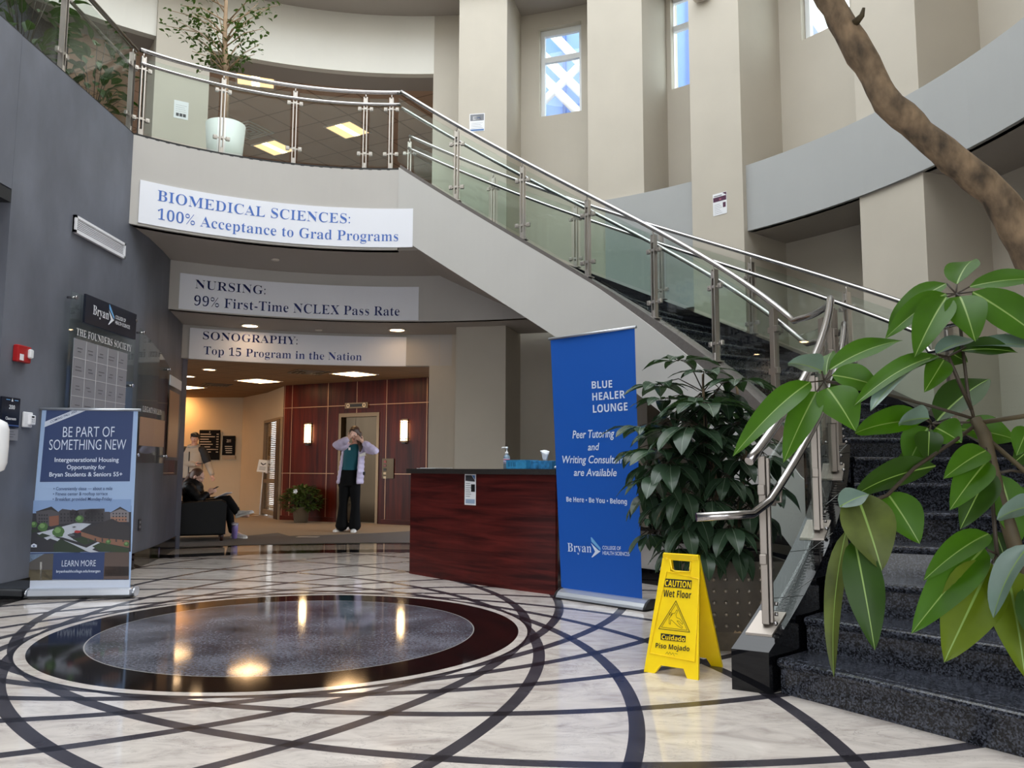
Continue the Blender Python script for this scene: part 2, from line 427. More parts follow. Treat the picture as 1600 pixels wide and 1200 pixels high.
TILE2 = ceiling_tile_material('acoustic_tile_upper', srgb(190, 160, 136), .61, 0.48, .045)
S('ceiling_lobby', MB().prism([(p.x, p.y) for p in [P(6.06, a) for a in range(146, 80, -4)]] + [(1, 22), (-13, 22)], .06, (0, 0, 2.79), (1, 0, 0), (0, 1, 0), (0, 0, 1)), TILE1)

# ---- second floor
S('floor_upper', MB().arc(3.70, 16, 86, 150, 4.44, 4.54, 24).box((-5.6, 5.5, 4.49), (3.0, 9, .1)), SOFFIT)
S('ceiling_upper_edge', MB().arc(6.05, 6.56, 84, 165, 6.9, 7.06, 30), SOFFIT)
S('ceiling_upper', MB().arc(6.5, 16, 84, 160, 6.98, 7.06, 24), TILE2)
S('wall_band_upper', MB().arc(6.0, 6.12, 87.2, 165, 6.895, 7.86, 40), CREAM_BAND)
S('wall_upper_back', MB().arc(14.6, 14.8, 84, 160, 4.54, 7.0, 24).arc(6.4, 14.6, 84, 84.6, 4.54, 7.0, 2), LOBBY)
S('ceiling_atrium', MB().arc(5.28, 6.38, -180, 180, 7.8, 7.9, 100), SOFFIT)
S('wall_drum_unseen', MB().arc(5.28, 5.45, -180, 180, 7.8, 11.5, 120), CREAM_BAND)  # unseen drum, shaped tall so the skylight falls more evenly
S('column_upper_left', MB().arc(5.95, 6.7, 117.6, 124.3, 4.54, 7.86, 5), CREAM)

# ---- ring of piers and bays on the far side and the right
PIERS = [(75.2, 82.5, 5.4, 0.0, 7.8), (54.9, 63.1, 5.44, 0.0, 7.8), (40.1, 47.4, 5.34, 0.0, 7.8), (17.3, 25.3, 5.44, 0.0, 7.8), (-5.5, 2.2, 5.44, 0.0, 7.8), (-29, -21, 5.44, 0, 7.8)]
for i, (a0, a1, R, z0, z1) in enumerate(PIERS):
    S('column_%d' % (i+1), MB().arc(R, 6.4, a0, a1, z0, z1, 6), CREAM)
S('wall_strip', MB().arc(6.0, 6.4, 82.0, 87.3, 0, 7.8, 4), CREAM)
# bay walls with window holes
def bay(name, a0, a1, win=None, R=6.2, zt=7.8):
    mb = MB()
    if win is None: mb.arc(R, R+.2, a0, a1, 0, zt, 8)
    else:
        w0, w1, zs, zh = win
        mb.arc(R, R+.22, a0, w0, 0, zt, 4); mb.arc(R, R+.22, w1, a1, 0, zt, 4)
        mb.arc(R, R+.22, w0, w1, 0, zs, 3); mb.arc(R, R+.22, w0, w1, zh, zt, 3)
    S(name, mb, CREAM)
WINS = [(66.7, 72.6), (49.0, 54.8), (31.4, 37.3)]
bay('wall_bay', 63.0, 75.3, (66.7, 72.6, 6.2, 7.56))
bay('wall_bay_2', 47.3, 55.0, (49.0, 54.3, 6.2, 7.56))
bay('wall_bay_3', 25.2, 40.2, (31.4, 37.3, 6.2, 7.56))
bay('wall_bay_4', 2.1, 17.4)
bay('wall_bay_5', -21.1, -5.4)
bay('wall_bay_6', -60, -28.9)
FRAMEW = mat('white_window_frame', srgb(226, 228, 228), 0.4)
for i, (a0, a1) in enumerate(WINS):
    wf = MB(); R0, R1 = 6.29, 6.35; t = .42
    wf.arc(R0, R1, a0, a0+t*1.3, 6.2, 7.56, 1); wf.arc(R0, R1, a1-t*1.3, a1, 6.2, 7.56, 1)
    wf.arc(R0, R1, a0, a1, 6.2, 6.24, 2); wf.arc(R0, R1, a0, a1, 7.47, 7.56, 2); wf.arc(R0, R1, a0, a1, 7.06, 7.14, 2)
    w = S('window_%d' % (i+1), wf, FRAMEW)
    g = MB().arc(6.315, 6.325, a0+t, a1-t, 6.22, 7.5, 2).build('window_pane', GLASSCLEAR, w)
# pale grey curved band of the second floor on the right, recess under it
S('wall_band_right', MB().arc(5.41, 5.50, -145, 40.3, 3.77, 4.54, 70), GREY_BAND)
S('ceiling_entry_added', MB().arc(5.45, 10.5, -145, -55, 3.77, 3.84, 30), SOFFIT)  # unseen ceiling added behind the camera to cut back low sky light

S('wall_rear_unseen', MB().arc(6.2, 6.4, -175, -58, 4.5, 7.9, 40), CREAM)  # unseen wall added to close the atrium against light from behind
S('wall_lower_left', MB().box((-5.2, .5, 1.9), (.2, 9, 3.8)), SLATE)
S('wall_band_middle', MB().arc(5.41, 5.50, 47.2, 60.5, 3.0, 4.54, 10), GREY_BAND)
S('ceiling_recess', MB().arc(5.45, 6.3, -75, 40.3, 3.77, 3.84, 40), SOFFIT)

# ---- lobby walls
# plane of the elevator wall
EA = Vector((-4.78, 17.0, 0)); EB = Vector((-1.30, 15.17, 0)); ED = (EB-EA).normalized(); EN = Vector((ED.y, -ED.x, 0))
if EN.y > 0: EN = -EN
def on_elev(px, py, off=0.0): return on_plane(px, py, EA+EN*off, EN)
def elev(u, z, off=0.0): return EA + ED*u + EN*off + Vector((0, 0, z))
def elev_u(px, py): 
    return (on_elev(px, py)-EA).dot(ED)
def wood_material(name, c0, c1, axis, scale=9.0, rough=0.28):
    M = mat(name, c0, rough, spec=0.17); n = NT(M); b = M.node_tree.nodes['Principled BSDF']
    tc = n.new('ShaderNodeTexCoord'); mp = n.new('ShaderNodeMapping'); n.ln(tc.outputs['Object'], mp.inputs[0])
    mp.inputs['Scale'].default_value = (1, 1, 0.06) if axis == 'Z' else (0.16, 0.16, 2.4)
    nz = n.new('ShaderNodeTexNoise'); nz.inputs['Scale'].default_value = scale; nz.inputs['Detail'].default_value = 7; nz.inputs['Distortion'].default_value = .6; nz.inputs['Roughness'].default_value = .6
    n.ln(mp.outputs[0], nz.inputs[0])
    rp = n.new('ShaderNodeValToRGB'); rp.color_ramp.elements[0].position = .32; rp.color_ramp.elements[1].position = .7
    rp.color_ramp.elements[0].color = c0; rp.color_ramp.elements[1].color = c1
    n.ln(nz.outputs[0], rp.inputs[0]); n.ln(rp.outputs[0], b.inputs['Base Color'])
    return M
CHERRY = wood_material('cherry_panel', srgb(46, 12, 6), srgb(92, 30, 15), 'Z', 9.0, .34)
MAHOG = wood_material('dark_mahogany', srgb(44, 14, 14), srgb(98, 36, 32), 'X', 7.0, 0.3)
SEAM = mat('brass_seam', srgb(176, 138, 108), 0.4, 0.6)
# elevator wall pieces around the door opening
EW = (EB-EA).length
UD0, UD1, ZD = elev_u(527.5, 760), elev_u(591, 760), 2.16
def wall_prism(u0, u1, z0, z1, t=.14, off=0.0):
    o = elev(u0, z0, off)
    return MB().prism([(0, 0), (u1-u0, 0), (u1-u0, z1-z0), (0, z1-z0)], t, o, ED, (0, 0, 1), -EN)
ew = wall_prism(0, UD0, 0, 2.79)
for a in (wall_prism(UD1, EW, 0, 2.79), wall_prism(UD0, UD1, ZD, 2.79)): ew.add(a.v, a.f)
wall_elev = S('wall_elevator', ew, CHERRY)
seam = MB()
def seam_v(u, z0, z1): seam.add(wall_prism(u-.006, u+.006, z0, z1, .004, .004).v, wall_prism(u-.006, u+.006, z0, z1, .004, .004).f)
def seam_h(u0, u1, z): seam.add(wall_prism(u0, u1, z-.006, z+.006, .004, .004).v, wall_prism(u0, u1, z-.006, z+.006, .004, .004).f)
zs2 = on_elev(560, 633).z; zs1 = on_elev(470, 739.5).z
for px in (457, 513, 558, 604.5, 667.5):
    u = elev_u(px, 620)
    if px == 558: seam_v(u, 2.16, 2.79)
    else: seam_v(u, .1, 2.79)
seam_v(.03, .1, 2.79)
seam_h(0, EW, zs2); seam_h(0, UD0-.1, zs1); seam_h(UD1+.08, EW, zs1)
seam.build('trim', SEAM, wall_elev)
S('baseboard_elevator', wall_prism(0, UD0-.08, 0, .1, .03, .012).add(wall_prism(UD1+.08, EW, 0, .1, .03, .012).v, wall_prism(UD1+.08, EW, 0, .1, .03, .012).f), wood_material('cherry_base', srgb(50, 15, 8), srgb(84, 30, 16), 'X'))
# beige walls left of the elevator wall
wx = on_y(373, 800, 19.9)
S('wall_lobby_left', MB().box((wx.x-2.6, 20.0, 1.4), (5.2, .15, 2.8)), LOBBY)
w413 = on_y(413, 760, 18.6)
def seg(mb, p, q, z0, z1, t=.12):
    p, q = Vector((p[0], p[1], 0)), Vector((q[0], q[1], 0)); d = (q-p).normalized(); n_ = Vector((d.y, -d.x, 0))
    return mb.prism([(0, 0), ((q-p).length, 0), ((q-p).length, z1-z0), (0, z1-z0)], t, p+Vector((0, 0, z0)), d, (0, 0, 1), -n_)
S('wall_lobby_side', seg(MB(), (wx.x, 19.93), (w413.x, 18.6), 0, 2.8), LOBBY)
w446 = EA + Vector((0.0, 0.06, 0))
dv = (Vector((w446.x, w446.y, 0))-Vector((w413.x, w413.y, 0)))
S('wall_lobby_door', seg(MB(), (w413.x, w413.y), (w446.x, w446.y), 2.16, 2.8), LOBBY)
S('wall_lobby_far', MB().box((-10.2, 17.0, 1.4), (.15, 7, 2.8)), LOBBY)
S('baseboard_lobby', MB().box((wx.x-2.6, 19.91, .06), (5.2, .03, .12)), mat('taupe_base', srgb(110, 88, 66), .6))
# low planter wall under the stair
S('wall_planter_low', MB().arc(3.55, 3.68, 8, 78, 0.13, .41, 30), TAUPE)
S('trim_planter_ledge', MB().arc(3.52, 3.95, 8, 78, .41, .45, 30), BLACKGLOSS)
S('baseboard_planter', MB().arc(3.54, 3.66, 8, 78, 0, .14, 30), BLACKGLOSS)
S('floor_planter_soil', MB().arc(3.68, 5.3, 8, 66, .3, .38, 20), mat('dark_soil', srgb(36, 28, 22), .95, noise=.3, nscale=20))
# ================================================================== STAIRCASE
def granite(name, lo, hi, rough):
    M = mat(name, lo, rough, spec=0.5); n = NT(M); b = M.node_tree.nodes['Principled BSDF']
    tc = n.new('ShaderNodeTexCoord')
    v = n.new('ShaderNodeTexVoronoi'); v.inputs['Scale'].default_value = 150; n.ln(tc.outputs['Object'], v.inputs[0])
    z = n.new('ShaderNodeTexNoise'); z.inputs['Scale'].default_value = 40; z.inputs['Detail'].default_value = 5; n.ln(tc.outputs['Object'], z.inputs[0])
    s_ = n.new('ShaderNodeSeparateColor'); n.ln(v.outputs['Color'], s_.inputs[0])
    f = n.m('ADD', n.m('MULTIPLY', s_.outputs[0], .6), n.m('MULTIPLY', z.outputs[0], .5))
    rp = n.new('ShaderNodeValToRGB'); rp.color_ramp.elements[0].position = .42; rp.color_ramp.elements[1].position = .95
    rp.color_ramp.elements[0].color = lo; rp.color_ramp.elements[1].color = hi
    n.ln(f, rp.inputs[0]); n.ln(rp.outputs[0], b.inputs['Base Color'])
    return M
GRANITE = granite('blue_black_granite', srgb(18, 19, 23), srgb(88, 92, 104), .17)
POSTST = mat('satin_post_steel', srgb(150, 142, 134), .42, .75)
GRANITE_CAP = mat('grey_granite_cap', srgb(104, 99, 96), .22, noise=.08, nscale=30)

def lerp(a, b, t): return a+(b-a)*t
def r_in(a):
    if a <= 0: return 3.13+0.0225*(a+28.7)
    return lerp(3.776, 3.80, min(a/8, 1))
def r_curb(a):                                  # centre line of curb, posts and glass
    if a <= 0: return r_in(a)-.11
    return lerp(r_in(0)-.11, 3.72, min(a/6, 1))
def z_nose(a):
    if a >= 8: return 4.54-.0425*(87.7-a)
    if a >= -2.5: return 1.155
    return .165+.0378*(a+28.7)
def z_curb(a):
    if a >= 8: return z_nose(a)+.07
    zl = .19+.0405*(a+29.3)
    return min(zl, 1.235) if a < 4 else lerp(1.235, z_nose(8)+.07, (a-4)/4)

stair = thing('staircase', 'curved black granite staircase climbing behind the blue banner to the balcony', 'staircase', P(4.4, 20, 0))
def step_mesh(i0, o0, i1, o1, z, zb):
    """tread with a rounded nosing between nose line i0-o0 and the next one i1-o1, riser below"""
    mb = MB(); n = 8; rings = []
    for k in range(n+1):
        t = k/n; a = i0.lerp(o0, t); b = i1.lerp(o1, t)
        d = (b-a); d.z = 0; L = d.length; d.normalize()
        prof = [(.022, zb), (.022, z-.042), (.006, z-.04), (-.004, z-.03), (-.008, z-.018), (-.004, z-.006), (.008, z), (.05, z), (.055, z-.002), (.06, z), (L+.03, z), (L+.03, zb)]
        rings.append([Vector((a.x, a.y, 0))+d*s_+Vector((0, 0, zz)) for s_, zz in prof])
    mb.rings(rings, 0, False)
    return mb
noses = []
tilt = [-11, -9.5, -7, -4, -1, 0, 0]
for k in range(7):
    a = -28.7+4.37*k
    noses.append((P(r_in(a)+.005, a), P(5.34, a+tilt[k])))
for k in range(21):
    a = 8+3.985*(k+1)
    noses.append((P(3.80, a), P(5.16, a)))
for k in range(27):
    z = .165*(k+1) if k < 7 else 1.155+.16925*(k-6)
    zb = 0 if k < 7 else z-.30
    step_mesh(noses[k][0], noses[k][1], noses[k+1][0], noses[k+1][1], z, zb).build('step', GRANITE, stair)
# landing body fills between the last lower nose and the first upper riser
# white stringer + soffit of the upper flight
def z_str_top(a): return z_nose(a)+.02 if a > 50 else z_nose(a)+.02-.13*(50-a)/30
def z_str_bot(a): return max(z_nose(a)-.80, .2) if a > 8 else .45
st = MB().arc(3.65, 3.72, 6, 87.9, z_str_bot, z_str_top, 60)
st.build('stringer', mat('stringer_paint', srgb(190, 188, 184), .7, noise=.02, nscale=2), stair)
MB().arc(3.70, 5.3, 8, 87.9, z_str_bot, lambda a: z_str_bot(a)+.06, 60).build('soffit', SOFFIT, stair)
MB().arc(3.66, 3.80, 4, 87.7, lambda a: z_str_top(a)-.01, lambda a: z_nose(a)+.065, 60).build('curb', GRANITE_CAP, stair, label='grey granite curb of the upper flight')
MB().arc(5.14, 5.32, 8, 88, lambda a: z_nose(a)-.75, lambda a: z_nose(a)+.10, 60).build('curb', BLACKGLOSS, stair, label='black curb along the wall side')
# low curb of the lower flight: black mirror-polished tiles, top slopes with the steps
tl = mat('curb_joint', srgb(150, 150, 150), .5)
cb = MB().arc(lambda a: r_curb(a)-.09, lambda a: r_curb(a)+.09, -29.2, 7, 0, z_curb, 110)
low = cb.build('curb', BLACKGLOSS, stair, label='black mirror polished curb of the lower flight')
jt = MB()
def on_curb(a, s_): return P(r_curb(a)+s_, a, z_curb(a)+.0015)
def joint(p, q, w=.0025):
    d = (q-p); sd = d.cross(Vector((0, 0, 1))).normalized()*w
    jt.add([p-sd, p+sd, q+sd, q-sd], [(0, 1, 2, 3)])
def jline(a0, s0, a1, s1, n=5):
    for i in range(n): joint(on_curb(lerp(a0, a1, i/n), lerp(s0, s1, i/n)), on_curb(lerp(a0, a1, (i+1)/n), lerp(s0, s1, (i+1)/n)), .0016)
for a in (-24.0, -18.6, -12.6, -5.4): jline(a, -.088, a+.6, .088); jline(a, 0, a+2.4, .088)
jt.build('tile_joints', tl, low)

# ------------------------------------------------------------------ railings
def clamp_mb(c, d, z, s_=1.0):
    """a pair of square glass clips on a short bar, centred at c, along direction d"""
    mb = MB(); a = math.atan2(d.y, d.x)
    mb.box((c.x, c.y, z), (.15*s_, .016, .012), rz=a)
    for q in (-1, 1):
        p = c+d*(.068*q*s_); mb.box((p.x, p.y, z), (.045, .034, .045), rz=a, bev=.004)
    mb.box((c.x, c.y, z), (.03, .05, .03), rz=a, bev=.004)
    nrm = Vector((-d.y, d.x, 0))
    for q in (-1, 1):
        p = c+d*(.068*q*s_)
        mb.tube([Vector((p.x, p.y, z))+nrm*.017, Vector((p.x, p.y, z))+nrm*.024], .010, 8)
    return mb
def double_post(parent, c, d, z0, z1, clamps, arm=None):
    """two slim flat bars with spacers, square clips for the glass"""
    a = math.atan2(d.y, d.x); mb = MB()
    for q in (-1, 1):
        p = c+d*(.018*q); mb.box((p.x, p.y, (z0+z1)/2), (.012, .05, z1-z0), rz=a)
    for z in (z0+.05, z1-.05): mb.box((c.x, c.y, z), (.03, .056, .07), rz=a, bev=.004)
    mb.box((c.x, c.y, z0+.006), (.11, .08, .012), rz=a)
    o = mb.build('post', STEEL, parent)
    for z in clamps: clamp_mb(c, d, z).build('glass_clamp', STEEL, o)
    if arm: MB().tube(arm, .008, 8).build('bracket', STEEL, o)
    return o
def glass_run(parent, f, a0, a1, zb, zt, n=6, name='glass_panel'):
    """curved pane between two angles along radius f(a)"""
    mb = MB(); rings = []
    for i in range(n+1):
        a = lerp(a0, a1, i/n); R = f(a)
        rings.append([P(R-.006, a, zb(a)), P(R+.006, a, zb(a)), P(R+.006, a, zt(a)), P(R-.006, a, zt(a))])
    mb.rings(rings, 0, False)
    for i, fc in enumerate(mb.f):          # narrow edges are greener
        zs_ = [mb.v[q].z for q in fc]
    return mb.build(name, [GLASS], parent)
def tang(a): return Vector((-math.sin(rad(a)), math.cos(rad(a)), 0))
def helix(f, z, a0, a1, n=40): return [P(f(a), a, z(a)) for a in [lerp(a0, a1, i/n) for i in range(n+1)]]

# balcony railing
bal = thing('balcony_railing', 'curved steel and glass railing along the balcony edge above the white signs', 'railing', P(3.72, 110, 4.54))
bposts = [132.0, 119.0, 106.8, 94.3, 89.6]
for a in bposts:
    double_post(bal, P(3.72, a), tang(a), 4.55, 5.44, (4.75, 5.30), [P(3.72, a, 5.42), P(3.72, a, 5.50)])
for a0, a1 in zip(bposts, bposts[1:]):
    glass_run(bal, lambda a: 3.72, a0-.7, a1+.7, lambda a: 4.60, lambda a: 5.43)
MB().tube(helix(lambda a: 3.72, lambda a: 5.51, 132.6, 87.9), .024, 12).build('top_rail', CHROME, bal)
MB().tube(helix(lambda a: 3.69, lambda a: 5.35, 132.6, 87.9), .018, 10).build('lower_rail', CHROME, bal)
MB().arc(3.66, 3.76, 87.9, 133, 4.535, 4.56, 30).build('base_channel', BLACK, bal)

# inner stair railing (upper flight, landing, lower flight)
inn = thing('inner_stair_railing', 'steel and glass stair railing on the open side, ending beside the yellow sign', 'railing', P(3.4, 0, 0))
def zr(a):
    if a >= 10: return z_nose(a)+.965
    if a >= -3.5: return 2.215
    return lerp(1.115, 2.215, (a+28.5)/25.0)
def zr2(a):
    if a >= 10: return z_nose(a)+.80
    if a >= -4.5: return 2.03
    return lerp(.86, 2.03, (a+29.5)/25.0)
MB().tube(helix(lambda a: 3.70 if a > 8 else r_curb(a), zr, 87.9, -28.6, 90), .024, 12).build('top_rail', CHROME, inn)
hr = helix(lambda a: (3.78 if a > 8 else r_curb(a)+.085), zr2, 87.9, -29.6, 90)
tail = [hr[-1]+Vector((.0, 0, 0))]
e0 = hr[-1]; e1 = on_y(1161, 804, 3.93); e2 = on_y(1088, 808, 3.93)
MB().tube(hr[:-1]+[e0.lerp(e1, .5), e1, e1.lerp(e2, .12), e1.lerp(e2, .3), e2], .021, 12).build('handrail', CHROME, inn)
sp_up = [77.4, 64.9, 52.4, 39.5, 27.4]
for a in sp_up:
    double_post(inn, P(3.72, a), tang(a), z_nose(a)+.05, z_nose(a)+.90, (z_nose(a)+.22, z_nose(a)+.74), [P(3.72, a, z_nose(a)+.87), P(3.70, a, zr(a))])
ups = [89.0]+sp_up
for a0, a1 in zip(ups, sp_up+[15.4]):
    glass_run(inn, lambda a: 3.72, a0-.7, a1+.7, lambda a: z_nose(a)+.10, lambda a: z_nose(a)+.88)
def stout_post(parent, a, z0, z1, brk):
    c = P(r_curb(a), a); d = tang(a); an = math.atan2(d.y, d.x); nrm = Vector((math.cos(rad(a)), math.sin(rad(a)), 0))
    mb = MB().box((c.x, c.y, (z0+z1)/2), (.064, .036, z1-z0), rz=an, bev=.003)
    p = c+nrm*.028; mb.box((p.x, p.y, (z0+z1)/2), (.04, .012, z1-z0-.02), rz=an)
    o = mb.build('post', POSTST, parent)
    MB().rings([[P(r_curb(q)-.068, q, z_curb(q)+.0005), P(r_curb(q)+.06, q, z_curb(q)+.0005), P(r_curb(q)+.06, q, z_curb(q)+.012), P(r_curb(q)-.068, q, z_curb(q)+.012)] for q in (a-1.15, a, a+1.15)], 0, False).build('base_plate', POSTST, o)
    for (u, v, z) in ((.045, .05, z0+.012), (-.045, .05, z0+.012), (.045, -.05, z0+.012)):
        q = c+d*u+nrm*v; MB().ball((q.x, q.y, z), .011, 8).build('bolt', CHROME, o)
    for z in (z0+.05, z0+.10):
        q = c+nrm*.04; MB().tube([Vector((q.x, q.y, z)), Vector((q.x, q.y, z))+nrm*.016], .010, 8).build('bolt', CHROME, o)
    for z in (z0+.32, z1-.17):
        for sgn in (1, -1):
            q = c+d*.045*sgn; MB().box((q.x, q.y, z), (.035, .035, .05), rz=an, bev=.003).build('glass_clamp', POSTST, o)
    for (R, z) in brk:
        q = c+nrm*.03; dst = P(R, a, z)
        MB().tube([Vector((q.x, q.y, z-.09)), Vector((dst.x, dst.y, z-.085)), Vector((dst.x, dst.y, z-.02))], .009, 8).tube([Vector((q.x, q.y, z-.09)), Vector((q.x, q.y, z-.09))+nrm*.03], .018, 10).build('bracket', POSTST, o)
    return o
for a in (15.4, 3.5, -1.8, -8.0, -16.0, -26.6):
    z1 = min(zr(a)-.06, z_curb(a)+.96)
    stout_post(inn, a, z_curb(a)+.006, z1, [(r_curb(a)+.085, zr2(a))])
for a0, a1 in ((14.6, 4.4), (-2.6, -7.3), (-8.9, -15.2), (-16.9, -25.7)):
    glass_run(inn, r_curb, a0, a1, lambda a: z_curb(a)+.02, lambda a: zr(a)-.12)
for a in (14.9, 3.9, -8, -16.0, -26.6):
    pass
# outer stair railing (wall side)
out = thing('outer_stair_railing', 'steel and glass railing on the wall side of the granite stair', 'railing', P(5.2, 30, 0))
def zro(a): return z_nose(a)+.985 if a >= 14.5 else 2.265
def zro2(a): return z_nose(a)+.78 if a >= 14.5 else 2.055
MB().tube(helix(lambda a: 5.2, zro, 89.5, -30, 90), .024, 12).build('top_rail', CHROME, out)
MB().tube(helix(lambda a: 5.12, zro2, 89.5, -30, 90), .021, 12).build('handrail', CHROME, out)
op = [89.4, 76.6, 64.0, 51.2, 38.2, 25.2, 12.4]
for a in op:
    zb = z_nose(a)+.10
    double_post(out, P(5.2, a), tang(a), zb, z_nose(a)+.90, (z_nose(a)+.22, z_nose(a)+.74), [P(5.2, a, z_nose(a)+.87), P(5.2, a, zro(a))])
for a0, a1 in zip(op, op[1:]+[0]):
    glass_run(out, lambda a: 5.2, a0-.7, a1+.7, lambda a: z_nose(a)+.14, lambda a: z_nose(a)+.88)
MB().arc(5.12, 5.32, -40, 8, 0, 1.28, 16).build('curb', BLACKGLOSS, stair, label='black curb at the landing')
# railing on top of the grey wall
gw = thing('grey_wall_railing', 'steel and glass railing on top of the slate grey wall', 'railing', (-4.03, 7, 4.54))
xg = -4.03
for y in (8.22, 6.93, 5.0, 3.2):
    double_post(gw, Vector((xg, y, 0)), Vector((0, 1, 0)), 4.55, 5.44, (4.75, 5.30), [Vector((xg, y, 5.42)), Vector((xg, y, 5.51))])
for y0, y1 in ((8.13, 7.02), (6.84, 5.09), (4.91, 3.29)):
    MB().box((xg, (y0+y1)/2, 5.02), (.012, y0-y1, .86)).build('glass_panel', GLASS, gw)
MB().tube([(xg, 8.3, 5.51), (xg, 2.5, 5.51)], .024, 12).build('top_rail', CHROME, gw)
MB().tube([(xg-.04, 8.3, 5.33), (xg-.04, 2.5, 5.33)], .018, 10).build('lower_rail', CHROME, gw)
MB().box((xg, 5.6, 4.55), (.1, 5.6, .025)).build('base_channel', BLACK, gw)
# ================================================================== HANGING SIGNS ON THE TIERS
SIGNWHITE = mat('sign_panel_white', srgb(236, 238, 246), 0.35)
FOIL_SHEEN = mat('letter_foil_sheen', srgb(82, 120, 200), 0.3, 0.25)  # the foil's bright reflection is put into this lighter blue
FOIL_NAVY = mat('letter_navy', srgb(30, 40, 92), 0.22, 0.7)
def tier_sign(name, label, R, corners, lines, foil):
    TL, BL, TR, BR = [on_cyl(x, y, R) for x, y in corners]
    a0 = (ang(TL)+ang(BL))/2; a1 = (ang(TR)+ang(BR))/2; zt = (TL.z+TR.z)/2; zb = (BL.z+BR.z)/2
    root = thing(name, label, 'sign', P(R, (a0+a1)/2, zb))
    MB().arc(R-.012, R-.003, a1, a0, zb, zt, 30).build('panel', SIGNWHITE, root)
    mp_ = lambda u, v: P(R-.0145, u, v)
    for s, (x0, y0), (x1, y1), (xc, yc) in lines:
        p0 = on_cyl(x0, y0, R-.0145); p1 = on_cyl(x1, y1, R-.0145); pc = on_cyl(xc, yc, R-.0145)
        letters('lettering', s, mp_, ang(p0), ang(p1), (p0.z+p1.z)/2, pc.z-p0.z, foil, root, 'serif')
tier_sign('biomedical_sign', 'long white sign with blue letters, topmost of three, on the balcony front', 3.66,
          [(219, 281.8), (214.8, 348.5), (645.7, 325.7), (645, 385.8)],
          [('BIOMEDICAL SCIENCES:', (246, 313.4), (546.8, 348.6), (246.4, 297)), ('100% Acceptance to Grad Programs', (246, 342.6), (622, 376.2), (246.4, 326))], FOIL_SHEEN)
tier_sign('nursing_sign', 'white nursing sign, middle one of three stacked under the balcony', 4.95,
          [(281.4, 427), (278.5, 483), (654.8, 448), (653.8, 500)],
          [('NURSING:', (305, 450.5), (414.6, 459.6), (305, 437)), ('99% First-Time NCLEX Pass Rate', (303, 478), (624, 492), (303, 463))], FOIL_NAVY)
tier_sign('sonography_sign', 'white sonography sign, lowest and deepest of three over the lobby opening', 6.0,
          [(297, 513), (294.4, 561), (635, 526), (634.4, 571.7)],
          [('SONOGRAPHY:', (317, 530.3), (464.7, 537.8), (317, 518)), ('Top 15 Program in the Nation', (318, 553.9), (565, 562.8), (318, 541.5))], FOIL_NAVY)

# recessed lights and sprinklers in the tiers
WARM = (1.0, 0.72, 0.42)
LENS = mat('lamp_lens_warm', srgb(255, 226, 180), .4, emit=(1.0, .66, .36), es=22.0)
LENS2 = mat('troffer_lens', srgb(255, 238, 214), .4, emit=(1.0, .62, .30), es=15.0)
LENS3 = mat('troffer_lens_upper', srgb(255, 238, 214), .4, emit=(1.0, .72, .42), es=7.0)
LENS3B = mat('troffer_side_upper', srgb(255, 222, 180), .4, emit=(1.0, .62, .30), es=1.6)
TRIMW = mat('lamp_trim_white', srgb(214, 204, 192), .5)
def downlight(loc, z, label, r=.10, on=True):
    o = thing('downlight', label, 'ceiling light', (loc[0], loc[1], z), group=None)
    MB().lathe([(r+.025, z-.001), (r+.025, z-.012), (r, z-.014), (r, z-.004)], (loc[0], loc[1], 0), 24).build('trim_ring', TRIMW, o)
    MB().lathe([(r*.98, z-.003), (r*.98, z-.009), (.001, z-.0095)], (loc[0], loc[1], 0), 20).build('lens', LENS if on else TRIMW, o)
    return o
downlight((-3.53, 10.82), 2.98, 'round recessed downlight over the sonography sign, above its first letters')
downlight((-1.59, 11.12), 2.98, 'round recessed downlight over the blank end of the sonography sign')
downlight((-5.31, 14.18), 2.79, 'small round downlight in lobby ceiling, above the square one nearer the wall')
downlight((-6.1, 15.27), 2.79, 'small round downlight deepest in the lobby, beside the grey wall edge')
def sprinkler(p, z, label):
    o = thing('sprinkler', label, 'sprinkler', (p[0], p[1], z))
    MB().lathe([(.05, z), (.048, z-.012), (.001, z-.013)], (p[0], p[1], 0), 18).build('cover_plate', TRIMW, o)
sprinkler((-2.876, 9.66), 3.585, 'white round sprinkler cover in the soffit under the topmost sign')
q = on_z(498, 515, 2.98); sprinkler((q.x, q.y), 2.98, 'white round sprinkler cover between the two downlights')
# square troffers
def troffer(name, c, ang_, z, size, label, lens, side=None):
    o = thing(name, label, 'ceiling light', (c[0], c[1], z), group=None)
    M_ = Matrix.Translation((c[0], c[1], z)) @ Matrix.Rotation(ang_, 4, 'Z'); h = size/2
    fr = MB()
    for (x, y, sx, sy) in ((0, h, size+.05, .03), (0, -h, size+.05, .03), (h, 0, .03, size), (-h, 0, .03, size)): fr.box((x, y, -.005), (sx, sy, .014), M=M_)
    fr.build('frame', TRIMW, o)
    if side:
        MB().box((-h*.60, 0, -.004), (h*.78, size-.03, .006), M=M_).build('reflector', side, o)
        MB().box((h*.60, 0, -.004), (h*.78, size-.03, .006), M=M_).build('reflector', side, o)
        MB().box((0, 0, -.007), (h*.42, size-.03, .010), M=M_).build('lens', lens, o)
    else: MB().box((0, 0, -.006), (size-.03, size-.03, .006), M=M_).build('lens', lens, o)
    return o
troffer('troffer_light', (-5.02, 16.05), -.55, 2.79, .62, 'square lit ceiling panel in the lobby, the one left of the elevator sconce', LENS2)
troffer('troffer_light', (-2.89, 14.80), -.62, 2.79, .60, 'square lit ceiling panel in the lobby, right in front of the elevator', LENS2)
troffer('troffer_light', (-7.0, 17.35), -.55, 2.79, .60, 'square lit ceiling panel half hidden by the grey wall edge', LENS2)
